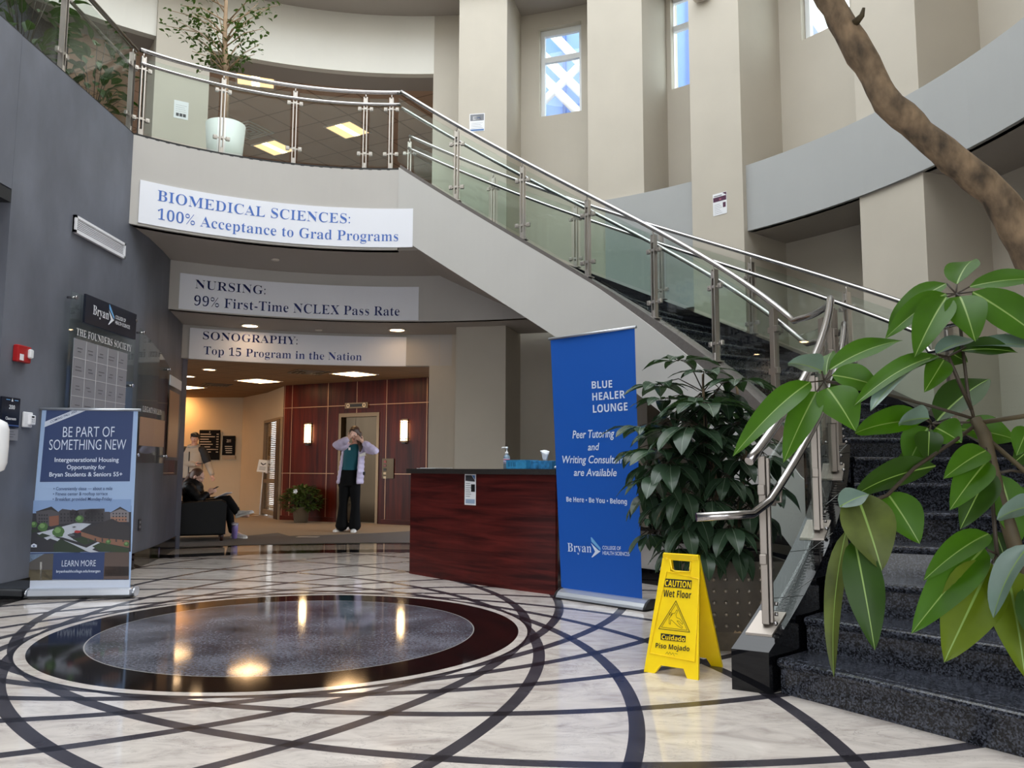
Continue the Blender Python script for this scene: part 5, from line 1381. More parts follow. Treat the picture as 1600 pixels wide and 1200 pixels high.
# ================================================================== BLUE ROLL-UP BANNER
BLUEB = mat('banner_blue', srgb(4, 84, 180), .55); SILV = mat('cassette_silver', srgb(196, 200, 208), .3, .7); ENDC = mat('cassette_end_black', srgb(20, 20, 22), .4)
L0, L1 = on_z(868, 935.5), on_z(1004, 956)
bdir = (L1-L0); BLn = bdir.length; bdir.normalize(); bn = Vector((bdir.y, -bdir.x, 0))
if bn.y > 0: bn = -bn
ban = thing('rollup_banner', 'tall blue roll-up banner standing at the right end of the desk', 'banner', L0.lerp(L1, .5))
bb0 = L0-bn*.10                         # fabric plane, set back on the cassette
U0 = (on_plane(877, 922, bb0, bn)-bb0).dot(bdir); U1 = (on_plane(1003.5, 938, bb0, bn)-bb0).dot(bdir)
zb0 = .075; zt0 = (on_plane(862, 527, bb0, bn).z+on_plane(991, 516, bb0, bn).z)/2
tl_ = (on_plane(861.5, 530, bb0, bn)-bb0).dot(bdir); tr_ = (on_plane(991.5, 516, bb0, bn)-bb0).dot(bdir)
def bmapv(u, v):                         # u,v in 0..1 over the fabric
    uu = lerp(lerp(U0, U1, u), lerp(tl_, tr_, u), v); curl = .012*math.exp(-((u-.0)/.10)**2)*v
    return bb0+bdir*uu+bn*curl+Vector((0, 0, lerp(zb0, zt0, v)))
fab = MB(); nu, nv = 16, 24
grid = [[bmapv(i/nu, j/nv) for i in range(nu+1)] for j in range(nv+1)]
vs = [p for r_ in grid for p in r_]+[p-bn*.0015 for r_ in grid for p in r_]; nn_ = (nu+1)*(nv+1); fs_ = []
for j in range(nv):
    for i in range(nu):
        a = j*(nu+1)+i; fs_ += [(a, a+1, a+nu+2, a+nu+1), (nn_+a, nn_+a+nu+1, nn_+a+nu+2, nn_+a+1)]
fab.add(vs, fs_, 0, True); fab.build('fabric', BLUEB, ban)
WB = (lerp(U1-U0, tr_-tl_, .5)); HB = zt0-zb0
def bpx(px, py):                         # pixel -> fabric u,v
    p = on_plane(px, py, bb0, bn); v = (p.z-zb0)/HB; uu = (p-bb0).dot(bdir); a, b = lerp(U0, tl_, v), lerp(U1, tr_, v)
    return ((uu-a)/(b-a), v)
bm3 = lambda u, v: bmapv(u, v)+bn*.003
LETW = mat('banner_letters', srgb(214, 226, 246), .55)
def blet(s, p0, p1, pc, style, bold=0.0, m_=LETW):
    a, b = bpx(*p0), bpx(*p1); c = bpx(*pc)
    k = (b[1]-a[1])/max(b[0]-a[0], 1e-6)
    mf = lambda u, v: bm3(u, v+(u-a[0])*k)
    letters('lettering', s, mf, a[0], b[0], a[1], c[1]-a[1], m_, ban, style, bold)
for s, p0, p1, pc in (('BLUE', (925.2, 607.3), (957, 605.5), (925.0, 596)), ('HEALER', (926, 626), (977, 622), (925.8, 614.2)), ('LOUNGE', (927, 645), (981, 641.2), (926.5, 633))):
    blet(s, p0, p1, pc, 'ssans', .0)
for s, p0, p1, pc in (('Peer Tutoring', (895, 685), (960.5, 683), (896, 673)), ('and', (919, 703.8), (937, 703), (919, 693.0)), ('Writing Consultants', (879.5, 723.5), (981.5, 724.0), (880, 712.2)), ('are Available', (897, 743.5), (964, 744), (897.5, 732.5))):
    blet(s, p0, p1, pc, 'sans_italic', .012)
blet('Be Here • Be You • Belong', (885.5, 783.7), (980, 787.7), (885.5, 776.2), 'ssans', .0)
def bl_map(p_):
    return lambda u, v: bm3(u, v)
a, b = bpx(887.5, 861.5), bpx(984, 866); c = bpx(887.5, 847.5)
mfb = lambda u, v: bm3(u, v+(u-a[0])*(b[1]-a[1])/(b[0]-a[0]))
bryan_logo(ban, mfb, a[0], b[0], a[1], (c[1]-a[1])*.94, LETW, LBLUE, LETW)
MB().tube([bmapv(-.02, 1.0)+Vector((0, 0, .004)), bmapv(1.02, 1.0)+Vector((0, 0, .004))], .012, 10).build('top_bar', SILV, ban)
# cassette
cas = []
prof = [(0, .012), (-.01, .03), (-.03, .055), (-.07, .075), (-.12, .08), (-.18, .07), (-.205, .04), (-.205, .012)]
for uu in (0, BLn): cas.append([L0+bdir*uu+bn*y+Vector((0, 0, z)) for y, z in prof])
MB().rings(cas, 0, False).build('cassette', SILV, ban)
MB().prism([(0, 0), (BLn, 0), (BLn, .205), (0, .205)], .012, L0+Vector((0, 0, .001)), bdir, -bn, (0, 0, 1)).build('base', ENDC, ban)
for uu in (-.022, BLn):
    e_ = [[L0+bdir*(uu+q)+bn*y*1.04+Vector((0, 0, max(z*1.06, .001))) for y, z in prof] for q in (0, .022)]
    MB().rings(e_, 0, False).build('end_cap', ENDC, ban)
MB().tube([bb0+bdir*BLn/2-bn*.03+Vector((0, 0, .07)), bb0+bdir*BLn/2-bn*.03+Vector((0, 0, zt0))], .012, 8).build('support_pole', SILV, ban)

# ================================================================== HOUSING ROLL-UP BANNER ON THE LEFT
K0, K1 = on_z(39.5, 937), on_z(204, 934.5)
kd = (K1-K0); KL = kd.length; kd.normalize(); kn = Vector((kd.y, -kd.x, 0))
if kn.y > 0: kn = -kn
hb_ = thing('rollup_banner', 'housing roll-up banner with apartment picture in front of the grey wall', 'banner', K0.lerp(K1, .5))
k0 = K0-kn*.07
def kuv(px, py): p = on_plane(px, py, k0, kn); return ((p-k0).dot(kd), p.z)
kTL, kTR, kBL, kBR = kuv(66, 640), kuv(216, 639.5), kuv(41, 928), kuv(203, 928)
def kmap0(u, v, lift=0.0):
    return k0+kd*u+kn*lift+Vector((0, 0, v))
u_l = lambda z: lerp(kBL[0], kTL[0], (z-kBL[1])/(kTL[1]-kBL[1])); u_r = lambda z: lerp(kBR[0], kTR[0], (z-kBR[1])/(kTR[1]-kBR[1]))
ztK = (kTL[1]+kTR[1])/2
def kflat(name, pts, lift, m_): return flat(name, [kuv(*p) for p in pts], lambda u, v: kmap0(u, v, lift), m_, hb_)
PALE = mat('banner_pale_blue', srgb(158, 184, 222), .5); SKYB = mat('picture_sky', srgb(132, 160, 204), .5); NAVYB = mat('banner_navy', srgb(42, 62, 108), .5)
MB().prism([(u_l(.03), .03), (u_r(.03), .03), (u_r(ztK), ztK), (u_l(ztK), ztK)], .002, k0, kd, (0, 0, 1), kn).build('fabric', PALE, hb_)
WHB = mat('banner_white', srgb(206, 214, 230), .5)
kflat('panel', [(44, 905), (203, 905), (202.5, 927), (40.5, 930)], .003, WHB)
kflat('panel', [(73, 640), (209, 640), (203, 752), (62.5, 753)], .003, NAVYB)
kflat('panel', [(43, 864), (202.2, 862), (201.5, 906), (41, 907)], .003, NAVYB)
kflat('picture', [(51, 795), (205.5, 790), (204.5, 862), (44, 863)], .003, mat('picture_asphalt', srgb(44, 44, 52), .5))
kflat('picture', [(51.5, 782), (205.5, 780), (205.0, 800), (50.5, 802)], .004, SKYB)
PIC = {}
def bldg(pts, col, lift=.005):
    if col not in PIC: PIC[col] = mat('picture_tone', srgb(*col), .5)
    kflat('picture', pts, lift, PIC[col])
def zb(pts): return [(x/3.53, 620+y/3.53) for x, y in pts]
def win_row(x0, x1, y0, y1, n, col):
    for k in range(n):
        x = lerp(x0, x1, (k+.5)/n); bldg(zb([(x-4, y0), (x+4, y0), (x+4, y1), (x-4, y1)]), col, .0062)
bldg(zb([(325, 632), (345, 618), (420, 628), (440, 622), (500, 618), (578, 616), (582, 690), (325, 702)]), (66, 64, 70)); bldg(zb([(385, 632), (400, 620), (436, 630), (436, 690), (385, 694)]), (92, 90, 96)); bldg(zb([(470, 630), (520, 618), (575, 628), (575, 684), (470, 686)]), (98, 96, 100))
bldg(zb([(200, 632), (285, 608), (326, 640), (326, 706), (282, 716), (204, 692)]), (78, 76, 82)); bldg(zb([(196, 634), (285, 605), (330, 640), (285, 622)]), (44, 42, 46), .0056); bldg(zb([(272, 660), (326, 654), (326, 706), (282, 714), (274, 712)]), (128, 84, 68), .0056)
bldg(zb([(580, 634), (606, 634), (606, 690), (582, 690)]), (72, 70, 76)); bldg(zb([(608, 642), (664, 612), (712, 638), (712, 690), (610, 690)]), (126, 120, 124)); bldg(zb([(604, 642), (664, 606), (716, 636), (664, 618)]), (54, 52, 58), .0056); bldg(zb([(612, 662), (700, 660), (700, 690), (612, 690)]), (150, 112, 94), .0056)
for y in (648, 668, 684): win_row(212, 268, y, y+9, 4, (44, 44, 52)); win_row(330, 575, y-6, y+3, 13, (40, 40, 48))
for y in (640, 656, 674): win_row(618, 704, y, y+8, 5, (58, 58, 66))
bldg(zb([(205, 752), (330, 720), (425, 694), (505, 700), (445, 738), (372, 762), (430, 800), (350, 776), (300, 770), (262, 790)]), (184, 190, 202)); bldg(zb([(262, 776), (300, 772), (548, 856), (500, 858)]), (184, 190, 202), .0052); bldg(zb([(470, 836), (540, 800), (560, 808), (505, 846)]), (184, 190, 202), .0056)
bldg(zb([(205, 768), (235, 752), (282, 766), (240, 778)]), (40, 54, 42), .0056); bldg(zb([(165, 735), (195, 730), (215, 742), (170, 750)]), (40, 54, 42), .0056); bldg(zb([(296, 816), (335, 782), (400, 812), (470, 846), (440, 858), (300, 856)]), (38, 52, 38), .0056); bldg(zb([(402, 784), (470, 768), (526, 796), (470, 816)]), (42, 58, 40), .0058); bldg(zb([(510, 824), (560, 802), (712, 838), (708, 858), (560, 854)]), (46, 62, 40), .0058)
bldg(zb([(448, 742), (560, 770), (714, 792), (712, 832), (545, 800), (450, 768)]), (132, 94, 76), .006); bldg(zb([(436, 740), (618, 672), (716, 716), (716, 792), (560, 778)]), (50, 47, 51), .0065)
win_row(470, 700, 780, 800, 6, (60, 56, 60))
TG = mat('picture_tree_green', srgb(70, 104, 58), .5); TG2 = mat('picture_tree_light', srgb(112, 148, 92), .5)
for x, y, r in ((190, 704, 18), (240, 718, 27), (326, 744, 32), (442, 674, 22), (600, 800, 14), (700, 812, 14)):
    kflat('picture', zb([(x+r*(1+.18*math.sin(5*k))*math.cos(2*pi*k/18), y+r*1.05*(1+.15*math.cos(7*k))*math.sin(2*pi*k/18)) for k in range(18)]), .007, TG); kflat('picture', zb([(x-.2*r+.55*r*(1+.2*math.sin(3*k))*math.cos(2*pi*k/14), y-.25*r+.5*r*math.sin(2*pi*k/14)) for k in range(14)]), .0073, TG2)
bldg(zb([(412, 742), (420, 736), (444, 738), (450, 746), (430, 752), (412, 748)]), (164, 52, 54), .007); bldg(zb([(376, 760), (388, 754), (410, 758), (414, 766), (390, 770)]), (92, 96, 104), .007); bldg(zb([(398, 718), (412, 714), (424, 717), (410, 722)]), (60, 62, 70), .007)
bldg([(43.5, 866), (84, 865), (82, 906), (41, 907)], (82, 78, 76)); bldg([(44, 890), (82, 890), (81, 906), (42, 907)], (120, 110, 88)); bldg([(63, 878), (66, 878), (66, 906), (63, 906)], (210, 208, 204)); bldg([(43.5, 866), (70, 865), (44, 880)], (150, 176, 210))
bldg([(164, 863), (202, 862), (201.6, 905), (162, 905)], (88, 72, 66)); bldg([(164, 885), (202, 885), (201.6, 900), (163, 900)], (62, 54, 54))
kflat('stripe', [(70.5, 659), (114, 641.2), (136, 641.0), (69.8, 667.5)], .005, WHB)
def klet(s, p0, p1, pc, style='sans', bold=0.0, m_=LETW):
    a, b, c = kuv(*p0), kuv(*p1), kuv(*pc); k = (b[1]-a[1])/(b[0]-a[0])
    letters('lettering', s, lambda u, v: kmap0(u, v+(u-a[0])*k, .0075), a[0], b[0], a[1], c[1]-a[1], m_, hb_, style, bold)
klet('COMING FALL 2023', (79, 661.5), (120.5, 643.5), (78, 657.8), 'sans', .01, NAVYB)
klet('BE PART OF', (98.5, 683), (179, 682.5), (98.8, 667), 'sans', -.006); klet('SOMETHING NEW', (77, 703), (197, 702.5), (77.3, 687), 'sans', -.006)
klet('Intergenerational Housing', (85.8, 721.7), (186, 721.5), (86, 715), 'sans', .014); klet('Opportunity for', (104.8, 733), (165, 733), (105, 726.5), 'sans', .014); klet('Bryan Students & Seniors 55+', (77.5, 744.5), (191.5, 744), (77.8, 738), 'sans', .014)
for k, (s, x1) in enumerate((('• Conveniently close — about a mile', 176), ('• Fitness center & rooftop terrace', 168.5), ('• Breakfast provided Monday-Friday', 175.5))): klet(s, (84-.6*k, 766+8.2*k), (x1, 765.5+8.1*k), (84, 761+8.2*k), 'sans', .006, NAVYB)
klet('LEARN MORE', (97, 885), (150, 884.5), (97, 875.5), 'sans', -.004); klet('bryanhealthcollege.edu/intergen', (88.5, 894.5), (157, 894), (88.6, 890.5), 'sans', .01)
kflat('emblem', [(49, 855), (49.2, 851.5), (53.5, 849), (58, 851.3), (58, 855)], .006, WHB); kflat('emblem', rectp(52, 55, 852, 854), .007, NAVYB)
MB().tube([kmap0(u_l(ztK)-.02, ztK), kmap0(u_r(ztK)+.02, ztK)], .012, 10).build('top_bar', SILV, hb_)
MB().box((0, 0, 0), (KL, .14, .075), M=Matrix.Translation(K0.lerp(K1, .5)-kn*.07+Vector((0, 0, .042))) @ Matrix.Rotation(math.atan2(kd.y, kd.x), 4, 'Z'), bev=.012).build('cassette', SILV, hb_)
MB().box((0, 0, 0), (KL+.01, .02, .012), M=Matrix.Translation(K0.lerp(K1, .5)+kn*.012+Vector((0, 0, .02))) @ Matrix.Rotation(math.atan2(kd.y, kd.x), 4, 'Z')).build('front_lip', ENDC, hb_)
for q in (-.012, KL+.012): MB().lathe([(.075, -.012), (.075, .012)], (0, 0, 0), 16, M=Matrix.Translation(K0+kd*q-kn*.07+Vector((0, 0, .045))) @ Matrix.Rotation(math.atan2(kd.y, kd.x), 4, 'Z') @ Matrix.Rotation(pi/2, 4, 'Y'), sx=.55, sy=.9).build('end_cap', SILV, hb_)
MB().tube([k0-kn*.03+kd*KL/2+Vector((0, 0, .05)), k0-kn*.03+kd*KL/2+Vector((0, 0, ztK))], .012, 8).build('support_pole', SILV, hb_)

# ================================================================== YELLOW WET FLOOR SIGN
YEL = mat('yellow_plastic', srgb(255, 216, 14), .38, noise=.05, nscale=10); INKBL = mat('sign_black', srgb(22, 20, 18), .5)
ws = thing('wet_floor_sign', 'yellow folding wet floor caution sign by the stair end', 'floor sign', on_z(1060, 1052))
F0, F1 = on_z(1006, 1049.5), on_z(1091, 1063)
topz = .612
Bk = on_z(1131.5, 1042); fd = (F1-F0); FL = fd.length; fd.normalize(); fback = (Bk-F1); fback = fback-fd*fback.dot(fd); FB = fback.length; fback.normalize()
tc_ = F0.lerp(F1, .5)+fback*FB*.5; 
def fpan(front):
    base_ = F0 if front else F0+fback*FB
    apex = F0+fback*(FB*.5)+Vector((0, 0, topz)); upv = (apex-base_); SL = upv.length; upv.normalize(); nv = fd.cross(upv)
    if (nv.y > 0) == front: nv = -nv
    return base_, upv, SL, nv
base_, upv, SL, nv = fpan(True)
def suv(px, py): p = on_plane(px, py, base_, nv); q = p-base_; return (q.dot(fd), q.dot(upv))
wt0 = suv(1036, 868); wt1 = suv(1093, 869)
wx0, wx1 = wt0[0], wt1[0]
def panel_mb(b_, u_, n_, t=.016):
    """trapezoid board with handle hole and cut-out foot"""
    H_ = SL; mb = MB()
    def xl_(v): return lerp(0, wx0, v/H_)
    def xr_(v): return lerp(FL, wx1, v/H_)
    hv0, hv1 = H_*.845, H_*.945; hx0, hx1 = lerp(wx0, wx1, .24), lerp(wx0, wx1, .80)
    f_ = .045
    polys = [[(0, 0), (FL*.20, 0), (FL*.30, f_), (xl_(f_), f_)], [(FL*.72, f_), (FL*.80, 0), (FL, 0), (xr_(f_), f_)],
             [(xl_(f_), f_), (xr_(f_), f_), (xr_(hv0), hv0), (xl_(hv0), hv0)],
             [(xl_(hv0), hv0), (hx0, hv0), (hx0, hv1), (xl_(hv1), hv1)], [(hx1, hv0), (xr_(hv0), hv0), (xr_(hv1), hv1), (hx1, hv1)],
             [(xl_(hv1), hv1), (xr_(hv1), hv1), (xr_(H_)-.004, H_), (xl_(H_)+.004, H_)]]
    for p_ in polys: mb.prism(p_, t, b_, fd, u_, -n_)
    return mb
panel_mb(base_, upv, nv).build('front_board', YEL, ws)
b2b, u2b, S2b, n2b = fpan(False)
panel_mb(b2b, u2b, n2b).build('rear_board', YEL, ws)
# raised border of the front board
def s2p(u, v, l=.003): return base_+fd*u+upv*v+nv*l
bd = [suv(1014.5, 1020), suv(1086, 1034.5), suv(1092.5, 905), suv(1042, 893)]
rim_ = MB().tube([s2p(u, v, .002) for u, v in bd], .0035, 6, closed=True); rim_.build('border', YEL, ws)
hole = [suv(1046.5, 900), suv(1078, 903), suv(1079, 875), suv(1047, 873)]
MB().tube([s2p(u, v, .002) for u, v in [suv(1047, 874), suv(1050, 890), suv(1056, 893), suv(1078, 894), suv(1079.5, 878)]], .005, 6).build('grip', YEL, ws)
for px in (1041, 1085): 
    u, v = suv(px, 873); MB().box((0, 0, 0), (.014, .022, .01), M=Matrix.Translation(s2p(u, v, .002))).build('hinge', YEL, ws)
def sflat(n_, pts, l, m_): return flat(n_, [suv(*p) for p in pts], lambda u, v: s2p(u, v, l), m_, ws)
def slet(s, p0, p1, pc, style, m_, bold=.0, l=.004):
    a, b, c = suv(*p0), suv(*p1), suv(*pc); k = (b[1]-a[1])/(b[0]-a[0])
    letters('lettering', s, lambda u, v: s2p(u, v+(u-a[0])*k, l), a[0], b[0], a[1], c[1]-a[1], m_, ws, style, bold)
sflat('print', [(1037.8, 917), (1080, 920.5), (1081.5, 907), (1039, 904)], .003, INKBL)
slet('CAUTION', (1039, 915.8), (1079.5, 919), (1039.8, 906.2), 'ssans', YEL); slet('Wet Floor', (1036.5, 932.3), (1080, 935.5), (1037, 921.5), 'ssans', INKBL)
def sline(pts, w, closed=True):
    P_ = [s2p(*suv(*p), .0035) for p in pts]; mb = MB()
    for a, b in zip(P_, P_[1:]+(P_[:1] if closed else [])): 
        d_ = (b-a).normalized(); s_ = d_.cross(nv).normalized()*w; mb.add([a-s_-d_*w*.6, a+s_-d_*w*.6, b+s_+d_*w*.6, b-s_+d_*w*.6], [(0, 1, 2, 3)])
    return mb.build('symbol', INKBL, ws)
sline([(1056.5, 939), (1078, 988), (1029.5, 982.5)], .0016); sline([(1056.5, 944), (1074, 985), (1034, 980)], .0011)
sline([(1051, 959), (1055, 958), (1057.5, 953), (1059, 954.5), (1056.5, 961), (1057.5, 965), (1062.5, 967), (1067.5, 974), (1066.5, 976), (1061, 970.5), (1058, 970), (1063, 977), (1067, 979.5), (1066, 982), (1059, 978), (1051, 970), (1048.5, 968.5), (1047.8, 975.5), (1045.8, 974.5), (1046, 966), (1049, 962.5)], .0010)
sline([(1048.2+1.9*math.cos(2*pi*k/10), 959.4+1.9*math.sin(2*pi*k/10)) for k in range(10)], .0010)
sflat('print', [(1032.5, 999.5), (1071, 1003.5), (1072, 994), (1033, 989.5)], .003, INKBL)
slet('Cuidado', (1034, 998.6), (1070.5, 1002.6), (1034.2, 991.5), 'ssans', YEL); slet('Piso Mojado', (1024.5, 1012), (1077.5, 1018), (1025, 1004.5), 'ssans', INKBL)
sline([(1040.5, 1022), (1043, 1018.5), (1044.5, 1022.5), (1047, 1019), (1049, 1023), (1052, 1020), (1054, 1025)], .0008, False); sline([(1054.5, 1021), (1059, 1022.2)], .0008, False)
# ================================================================== PLANTS
def leaf_mat(name, col, rib, rough=.35, trans=.25, noise=.15):
    M = mat(name, col, rough, noise=noise, nscale=14, spec=.32); nt = M.node_tree; b = nt.nodes['Principled BSDF']; out_ = nt.nodes['Material Output']
    tl_ = nt.nodes.new('ShaderNodeBsdfTranslucent'); tl_.inputs[0].default_value = (col[0]*1.2, col[1]*1.35, col[2]*.5, 1)
    mx = nt.nodes.new('ShaderNodeMixShader'); mx.inputs[0].default_value = trans
    nt.links.new(b.outputs[0], mx.inputs[1]); nt.links.new(tl_.outputs[0], mx.inputs[2]); nt.links.new(mx.outputs[0], out_.inputs[0])
    return M
LEAFN = leaf_mat('leaf_green', srgb(58, 98, 6), None, .5, .3); RIBN = mat('leaf_rib', srgb(112, 140, 62), .5)
LEAFS = leaf_mat('leaf_pale_sheen', srgb(98, 118, 108), None, .3, .1); LEAFY = leaf_mat('leaf_yellowing', srgb(88, 106, 10), None, .55, .3); LEAFD = leaf_mat('leaf_deep', srgb(38, 66, 8), None, .48, .24)  # silvery leaf tone paints a glossy reflection onto pale undersides
LEAFB = leaf_mat('leaf_dying', srgb(74, 84, 34), None, .5, .22, .5)
LEAFM = leaf_mat('leaf_dark_glossy', srgb(52, 72, 54), None, .26, .16); RIBM = mat('leaf_rib_dark', srgb(88, 104, 84), .4)
BARK = mat('bark_brown', srgb(62, 53, 42), .9, col2=srgb(142, 120, 94), nscale=22, stretch=(1, 1, .55), bump=1.0, bscale=34); STEMG = mat('stem_brown_green', srgb(70, 60, 38), .7, noise=.3, nscale=20); STEMD = mat('petiole_dark', srgb(48, 38, 24), .6)
def leaf(mb, base, tip, w, side, droop=.1, fold=.15, n=8, prof=.85, ribw=.028, sag=None):
    """pointed oval blade with a raised rib; side = direction across the blade"""
    base, tip, side = Vector(base), Vector(tip), Vector(side); ax = tip-base; L = ax.length
    side = (side-ax*(side.dot(ax)/ax.dot(ax))).normalized(); nrm = ax.cross(side).normalized()
    if nrm.z < 0: nrm = -nrm
    rows = []
    for i in range(n+1):
        t = i/n; c = base+ax*t+nrm*(droop*L*4*t*(1-t)); ww = w*.5*max(math.sin(pi*min(t**prof, 1)), 0)**.75*(1-.25*t)*1.12+ .0015*(1-t)
        wav = .04*w*math.sin(t*9)
        r_ = max(ribw*w*(1-t*.7), .0006)
        rows.append([c-side*ww+nrm*(fold*ww+wav), c-side*ww*.5+nrm*(fold*ww*.42), c-side*r_, c+side*r_, c+side*ww*.5+nrm*(fold*ww*.42), c+side*ww+nrm*(fold*ww-wav)])
    vs = [p for r_ in rows for p in r_]; f0, f1 = [], []
    for i in range(n):
        for j in range(5): (f1 if j == 2 else f0).append((i*6+j, i*6+j+1, (i+1)*6+j+1, (i+1)*6+j))
    k = len(mb.v); mb.add(vs, f0, 0, True)
    for f in f1: mb.f.append([k+q for q in f]); mb.m.append(1); mb.sm.append(True)
def near_leaf(mb, b, t, wpx, d0, d1, tilt=0, droop=.07, fold=.34, flip=1):
    B, T_ = on_y(b[0], b[1], d0), on_y(t[0], t[1], d1); ax = (T_-B).normalized(); v = ((B+T_)/2-EYEV).normalized()
    sd = ax.cross(v).normalized(); nn_ = sd.cross(ax); sd = sd*math.cos(rad(tilt))+nn_*math.sin(rad(tilt))
    leaf(mb, B, T_, wpx*.88*d0/FPX/max(math.cos(rad(tilt)), .35), sd, droop, fold, 12)

# ---- large umbrella plant close to the camera
PX, PY = 1.86, 1.75
np_ = thing('umbrella_plant', 'green umbrella plant with big leaflets in front of the granite steps, nearest plant', 'plant', (PX, PY, 0))
near = [  # base, tip, width px, depth base, depth tip, tilt, material
 ((1495, 444), (1519, 407), 46, 1.80, 1.86, 35, 'n'), ((1515, 448), (1640, 436), 30, 1.78, 1.70, 40, 'n'), ((1520, 456), (1650, 548), 62, 1.76, 1.66, 20, 'n'), ((1500, 463), (1524, 534), 64, 1.74, 1.66, 10, 'n'),
 ((1479, 464), (1429, 558), 58, 1.75, 1.68, -15, 'n'), ((1478, 459), (1383, 529), 40, 1.78, 1.74, -30, 'n'), ((1479, 443), (1388, 512), 34, 1.82, 1.84, -50, 'n'),
 ((1266, 597), (1145, 713), 44, 1.72, 1.60, -25, 'n'), ((1276, 612), (1224, 723), 50, 1.70, 1.62, -10, 'n'), ((1293, 606), (1337, 674), 66, 1.70, 1.62, 15, 'n'), ((1296, 578), (1410, 532), 34, 1.76, 1.80, 45, 'n'), ((1300, 586), (1378, 606), 44, 1.74, 1.72, 30, 'n'), ((1284, 580), (1231, 568), 34, 1.74, 1.72, 55, 's'), ((1291, 586), (1300, 550), 30, 1.78, 1.84, 40, 'n'), ((1298, 598), (1336, 606), 36, 1.78, 1.80, 0, 'd'),
 ((1466, 556), (1334, 634), 32, 1.72, 1.62, -45, 'n'), ((1462, 561), (1360, 642), 28, 1.71, 1.60, -60, 's'), ((1475, 562), (1444, 613), 42, 1.72, 1.66, 0, 'n'), ((1502, 548), (1590, 551), 30, 1.74, 1.70, 50, 'd'), ((1463, 553), (1530, 531), 22, 1.70, 1.72, 60, 's'), ((1512, 541), (1650, 549), 20, 1.74, 1.70, 60, 's'), ((1488, 552), (1512, 566), 34, 1.76, 1.78, 10, 'd'),
 ((1446, 656), (1336, 677), 46, 1.76, 1.70, 35, 'n'), ((1452, 654), (1404, 663), 30, 1.72, 1.70, 55, 's'), ((1462, 668), (1503, 692), 52, 1.76, 1.72, 20, 'n'), ((1450, 668), (1418, 728), 56, 1.78, 1.76, -15, 'n'), ((1452, 674), (1450, 724), 44, 1.75, 1.70, 0, 'd'),
 ((1463, 658), (1546, 592), 58, 1.80, 1.86, 30, 'd'), ((1500, 670), (1590, 688), 46, 1.82, 1.80, 35, 'n'), ((1606, 668), (1588, 712), 40, 1.72, 1.70, 0, 'n'), ((1610, 700), (1580, 726), 40, 1.72, 1.70, 10, 'd'),
 ((1462, 728), (1335, 775), 46, 1.70, 1.62, 35, 'd'), ((1338, 771), (1378, 892), 84, 1.62, 1.56, 10, 'b'), ((1386, 770), (1437, 850), 62, 1.68, 1.64, 15, 'n'), ((1335, 842), (1367, 1016), 62, 1.60, 1.55, 5, 'd'), ((1322, 830), (1303, 1058), 30, 1.62, 1.58, -30, 'b'), ((1312, 792), (1358, 772), 34, 1.60, 1.60, 40, 's'), ((1400, 756), (1440, 700), 44, 1.80, 1.90, 0, 'd'),
 ((1545, 834), (1443, 907), 44, 1.66, 1.58, -25, 'n'), ((1538, 856), (1424, 990), 66, 1.64, 1.56, -10, 'n'), ((1548, 880), (1475, 1035), 92, 1.62, 1.54, 0, 'y'), ((1572, 886), (1602, 1060), 80, 1.60, 1.52, 10, 'y'), ((1610, 850), (1552, 965), 40, 1.56, 1.52, -45, 's'), ((1600, 920), (1625, 1020), 50, 1.54, 1.50, 20, 'd'),
 ((1541, 704), (1474, 748), 44, 1.70, 1.64, -20, 'n'), ((1543, 720), (1484, 797), 54, 1.68, 1.62, -10, 'n'), ((1546, 735), (1500, 827), 58, 1.68, 1.62, 0, 'd'), ((1562, 742), (1592, 852), 54, 1.70, 1.68, 15, 'n'), ((1625, 788), (1558, 812), 34, 1.60, 1.58, 45, 's'), ((1590, 760), (1610, 830), 50, 1.75, 1.72, 0, 'n'), ((1555, 830), (1580, 905), 44, 1.72, 1.70, 10, 'd')]
mats_ = {'n': LEAFN, 's': LEAFS, 'd': LEAFD, 'b': LEAFB, 'y': LEAFY}
for b, t, w_, d0, d1, tilt_, k in near:
    mb = MB(); near_leaf(mb, b, t, w_, d0, d1, tilt_); mb.build('leaflet', [mats_[k], RIBN], np_)
def pxs(pts): return [on_y(x, y, d) for x, y, d in pts]
PD0 = on_y(1600, 905, 1.68)
stm = MB().tube([Vector((PX, PY, .42)), Vector((PX-.03, PY-.02, .62)), PD0+Vector((.1, 0, -.04)), PD0]+pxs([(1580, 835, 1.68), (1560, 770, 1.70), (1548, 725, 1.71), (1538, 680, 1.73), (1524, 655, 1.75)]), [.022, .02, .017, .016, .015, .014, .0135, .014, .012], 10)
stm.build('stem', STEMG, np_)
